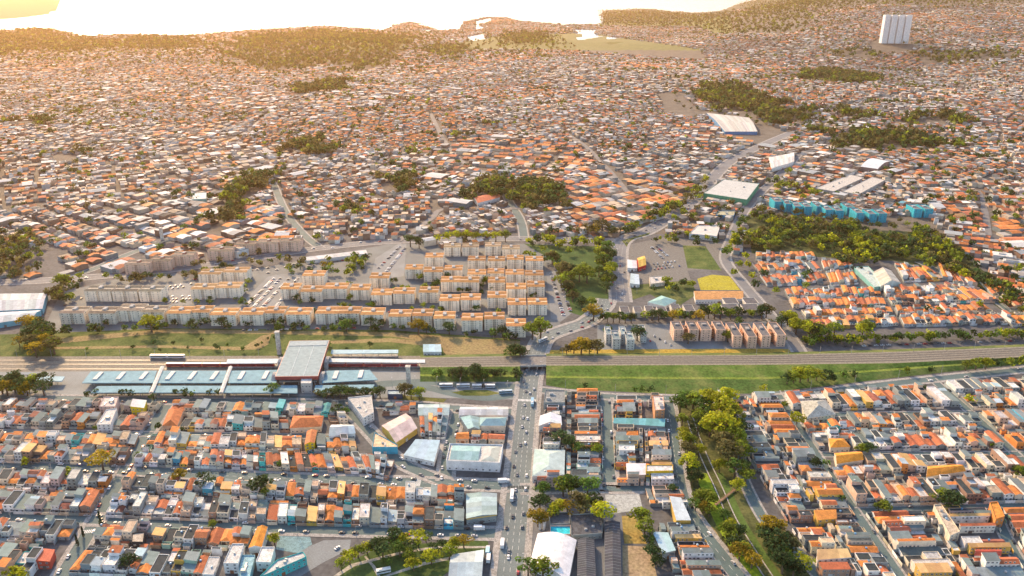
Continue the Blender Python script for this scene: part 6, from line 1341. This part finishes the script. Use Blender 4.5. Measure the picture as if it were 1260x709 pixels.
cars('parked along the diagonal street', SDG, 9, [-2.6, 2.6]); cars('on the right-hand street', R1, 9, [-2.6, 2.6]); cars('on the second right street', R2, 6, [-2.6, 2.6]); cars('on the bottom right street', R3, 7, [-2.6, 2.6]); cars('on the right cross street', RX, 6, [-2.3, 2.3])
cars('on the embankment road', ST, 8, [-2, 2]); cars('on the distant main road', [p for p in M1 if p.y < 1000*K], 36, [-7.5, -2.5, 2.5, 7.5], small=True); cars('on the avenue beyond the railway', [p for p in AVE if p.y > 470*K], 18, [-7, -2.5, 2.5, 7], small=True); cars('on the upper road behind the estate', M2, 32, [-6, -2, 2, 6], small=True)
# crowded estate car parks: too many and too small to pick apart
cs_ = MB()
def lot(a, b, n, rot, rows=1, gap=(0, 6.5)):
    gap = (gap[0]*1.3, gap[1]*1.3); d_ = P(*b)-P(*a); along = abs(d_.x*math.cos(rot)+d_.y*math.sin(rot))/d_.length; n = max(2, int(d_.length/(2.9+3.2*along)))
    for r in range(rows):
        A_, B_ = P(*a)+Vector((gap[0]*r, gap[1]*r, 0)), P(*b)+Vector((gap[0]*r, gap[1]*r, 0))
        for k in range(n):
            if random.random() < .3: continue
            p = A_.lerp(B_, k/(n-1)); c = CC[random.choice(CPICK)]; z = .04
            cs_.box((p.x, p.y, z+.3), (4.1, 1.7, .6), c, 'paint', rot); cs_.box((p.x, p.y, z+.902), (2.2, 1.5, .45), (.03, .035, .04), 'glass', rot); cs_.box((p.x, p.y, z+1.355), (1.5, 1.3, .05), c, 'paint', rot)
lot((302, 378), (338, 342), 26, .2); lot((312, 378), (346, 342), 24, .2); lot((322, 379), (356, 343), 24, .2); lot((337, 382), (366, 343), 20, .2)
lot((678, 337), (693, 388), 24, 0); lot((686, 337), (702, 384), 24, 0); lot((205, 372), (230, 372), 14, 1.5, 3); lot((206, 356), (232, 353), 14, 1.5, 2); lot((466, 330), (492, 304), 18, .1); lot((476, 334), (498, 306), 18, .1)
lot((385, 690), (415, 675), 10, .9); lot((392, 697), (425, 680), 9, .9); lot((802, 305), (815, 318), 14, 0); lot((808, 304), (822, 316), 14, 0); lot((110, 383), (200, 380), 26, 1.5); lot((80, 376), (100, 368), 8, 1.5); lot((300, 407), (480, 403), 30, 0)
lot((770, 412), (800, 420), 10, 1.5); lot((805, 414), (825, 425), 8, 1.5); lot((530, 389), (600, 390), 18, 0); lot((430, 383), (530, 386), 24, 0)
lot((330, 336), (372, 322), 16, .3); lot((380, 328), (450, 316), 22, .2); lot((240, 344), (330, 330), 24, .2); lot((780, 332), (796, 333), 8, 1.5); lot((800, 326), (830, 322), 12, 1.4, 3, (1, -7)); lot((1040, 427), (1250, 420), 34, .05)
tag(link('parked_cars', cs_.mesh('parked_cars')), 'crowded rows of tiny parked cars in the estate car parks', 'cars', kind='stuff')
def bus(label, px, rz, col=(.66, .67, .66), L=12.0, name='bus', stripe=(.1, .25, .4)):
    p = P(*px); o = empty(name, (p.x, p.y, .12), label, name, 'buses and trucks', rz)
    k = MB(); k.box((0, 0, .45), (L, 2.5, 2.7), col, 'paint'); link('body', k.mesh('body'), o)
    if name == 'bus':
        k = MB(); k.box((0, 0, 1.5), (L*.97, 2.54, .95), (.03, .035, .04), 'glass'); k.box((L/2-.02, 0, 1.3), (.1, 2.3, 1.4), (.03, .035, .04), 'glass'); link('window_band', k.mesh('window_band'), o)
        k = MB(); k.box((0, 0, .75), (L*.985, 2.53, .3), stripe, 'paint'); link('stripe', k.mesh('stripe'), o)
        k = MB(); k.box((-L*.2, 0, 3.16), (2.4, 1.6, .3), (.5, .5, .5), 'paint'); link('roof_unit', k.mesh('roof_unit'), o)
    else:
        k = MB(); k.box((L/2+1.1, 0, .45), (1.9, 2.3, 2.0), stripe, 'paint'); cb = link('cab', k.mesh('cab'), o)
        k = MB(); k.box((L/2+2.06, 0, 1.4), (.08, 2.0, .8), (.03, .035, .04), 'glass'); link('windscreen', k.mesh('windscreen'), cb)
    for x in (-L*.32, L*.34):
        for y in (-1.15, 1.15): link('wheel', ME_WHEEL, o, (x, y, .45), 0, (1.45, 1.6, 1.45))
ab = math.atan2(AVE[5].y-AVE[2].y, AVE[5].x-AVE[2].x)
bus('white bus parked in a terminal bay, first from the left', (549, 476), .05); bus('white bus parked in a terminal bay, second from the left', (570, 476.5), .03); bus('white bus with dark stripe, third from left in terminal bay', (589, 477), .0, stripe=(.05, .05, .06)); bus('white bus parked in a terminal bay, fourth from the left', (601, 477), .0)
bus('blue-grey bus turning off the terminal road by the avenue', (622, 484), .12, (.35, .45, .5)); bus('white bus driving up the avenue near the lower crossing', (630, 612), ab); bus('blue bus driving on the avenue below the bridge', (655, 497), ab, (.2, .38, .5)); bus('white bus on the avenue beyond the railway bridge', (668, 420), .8)
bus('white truck with box body beside the avenue hall', (601, 690), ab, (.7, .7, .68), 6, 'truck', (.1, .35, .5)); bus('blue box truck at the bottom of the avenue', (600, 681), ab, (.3, .5, .58), 5.5, 'truck', (.5, .5, .5)); bus('white delivery truck in the lowest left lane of the avenue', (618, 672), ab, (.7, .7, .68), 6.5, 'truck', (.6, .6, .58)); bus('white truck parked on the middle street near the avenue', (618, 594), .1, (.72, .72, .7), 6.5, 'truck', (.6, .6, .58)); bus('white box truck parked on the lower street by fuel station', (588, 652), .0, (.72, .72, .7), 5.5, 'truck', (.65, .65, .62))
bus('white bus parked in the plaza car park', (472, 705), .3, (.7, .68, .64), 9)

# ---------------------------------------------------------------- street furniture
pm = MB(); pm.cyl((0, 0, 0), .16, 9.0, (.36, .36, .35), 'slab', 7, .10); ME_POLE = pm.mesh('pole')
am = MB(); am.tube((0, 0, 8.8), (1.8, 0, 9.3), .07, (.4, .4, .4), 'paint'); ME_ARM = am.mesh('arm')
lm_ = MB(); lm_.box((2.1, 0, 9.22), (.9, .35, .16), (.55, .55, .53), 'paint'); ME_LAMP = lm_.mesh('lamp_head')
xm = MB(); xm.box((0, 0, 8.3), (2.2, .12, .14), (.25, .2, .16)); xm.box((0, 0, 7.5), (1.6, .12, .14), (.25, .2, .16)); ME_XARM = xm.mesh('crossarm')
def poles(place, pts, n, off, lamp=True, cat='street lamp', name='street_lamp', h=1.0, z=0):
    off *= 1.4 if pts is not half else 1.0
    L = [0]
    for a, b in zip(pts[:-1], pts[1:]): L.append(L[-1]+(b-a).length)
    out = []
    for k in range(n):
        s = L[-1]*(k+.5)/n; i = min(max(j for j in range(len(L)) if L[j] <= s), len(pts)-2); a, b = pts[i], pts[i+1]; t = (b-a).normalized()
        p = a.lerp(b, (s-L[i])/(b-a).length)+Vector((t.y, -t.x, 0))*off; px, py = proj(p.x, p.y, z)
        if 2 < px < 1258 and py < 706: out.append((px, p, math.atan2(t.x, -t.y)*1.0))
    vert = abs(pts[0].x-pts[-1].x) < abs(pts[0].y-pts[-1].y); out.sort(key=lambda o: o[1].y if vert else o[0])
    for i, (px, p, rz) in enumerate(out):
        kind = 'grey street lamp' if lamp else 'pale utility pole'
        o = empty(name, (p.x, p.y, z+.05), f"{kind}, {nth(i)} {'from the bottom' if vert else 'from the left'} {place}", cat, name.replace('_', ' ')+'s '+place, rz); o.scale = (1, 1, h)
        link('pole', ME_POLE, o)
        if lamp: link('arm', ME_ARM, o); link('lamp_head', ME_LAMP, o)
        else: link('crossarm', ME_XARM, o)
poles('along the avenue', half, 11, 10); poles('along the embankment road', ST, 12, -4.5, False, 'utility pole', 'utility_pole', 1.1); poles('along the middle street', SCc, 12, 5.2, False, 'utility pole', 'utility_pole'); poles('along the station street', SA, 12, 5.0, False, 'utility pole', 'utility_pole')
poles('along the lower street', SD, 10, 4.8, False, 'utility pole', 'utility_pole'); poles('along the terminal road', TR2, 6, 5.5); poles('along the creek park road', SG, 7, 5.0); poles('along narrow street right of avenue', S2, 5, 4.9, False, 'utility pole', 'utility_pole'); poles('on the right-hand street', R1, 6, 4.4, False, 'utility pole', 'utility_pole')
poles('beside the left railway tracks', [P(x, 439.5) for x in (0, 150, 330, 510)], 12, 0, False, 'railway mast', 'railway_mast', .9); poles('on top of the right embankment', [r[3].lerp(r[4], .96) for r in ER[:24]], 15, 0, False, 'railway mast', 'railway_mast', .9, 5.0)
poles('along the main road', [p for p in M1 if p.y < 900*K], 11, 14)
# creek footbridge and twin school water tanks
a, b = P(880, 623), P(904, 604); t = (b-a).normalized(); n = Vector((t.y, -t.x, 0)); o = empty('footbridge', (a.x, a.y, 0), 'narrow brown footbridge crossing the creek', 'bridge'); org = (a.x, a.y, 0)
k = MB(); k.prism(fix_orient([Vector((p.x, p.y, 0)) for p in (a-n*.9, b-n*.9, b+n*.9, a+n*.9)]), 1.0, 1.25, (.24, .15, .09), 'slab', bottom=True); link('deck', k.mesh('deck', org), o)
for s in (-.85, .85):
    k = MB(); k.tube((a+n*s)+Vector((0, 0, 2.2)), (b+n*s)+Vector((0, 0, 2.2)), .06, (.3, .2, .12)); [k.tube(a.lerp(b, f)+n*s+Vector((0, 0, 1.2)), a.lerp(b, f)+n*s+Vector((0, 0, 2.2)), .05, (.3, .2, .12)) for f in (.02, .25, .5, .75, .98)]; link('railing', k.mesh('railing', org), o)
for f in (.1, .9): k = MB(); p = a.lerp(b, f); k.box((p.x, p.y, 0), (1.4, 1.4, 1.0), (.35, .33, .3), 'slab'); link('abutment', k.mesh('abutment', org), o)
for i, (x, w_) in enumerate(((664.5, 'left'), (669.5, 'right'))):
    p = P(x, 651); k = MB(); k.cyl((0, 0, 0), .95, 7.2, (.66, .64, .6), 'wall', 14); k.cyl((0, 0, 7.2), 1.05, .3, (.5, .5, .48), 'wall', 14); o = empty('water_tower', (p.x, p.y, 0), f'white cylindrical water tower, {w_} one of the pair at the school', 'water tower', 'school water towers'); link('tank', k.mesh('tank'), o)
    k = MB(); [k.box((0, -1.0, z*.6), (.5, .06, .06), (.3, .3, .3)) for z in range(1, 12)]; link('ladder', k.mesh('ladder'), o)

# ---------------------------------------------------------------- hazy air
k = MB(); x, y0, y1, z0, z1 = 12500*K, -400*K, 11300*K, -8.0, 400.0
k.box((0, (y0+y1)/2, z0), (2*x, y1-y0, z1-z0), (1, 1, 1)); hm = k.mesh('haze'); hm.materials.clear()
hz = bpy.data.materials.new('hazy_air'); hz.use_nodes = True; nn = hz.node_tree.nodes; nn.remove(nn['Principled BSDF'])
pv = nn.new('ShaderNodeVolumePrincipled'); pv.inputs['Color'].default_value = (.95, .56, .28, 1); pv.inputs['Density'].default_value = .000034; pv.inputs['Anisotropy'].default_value = .65
hz.node_tree.links.new(pv.outputs[0], nn['Material Output'].inputs['Volume']); hm.materials.append(hz)
tag(link('haze', hm), kind='stuff')
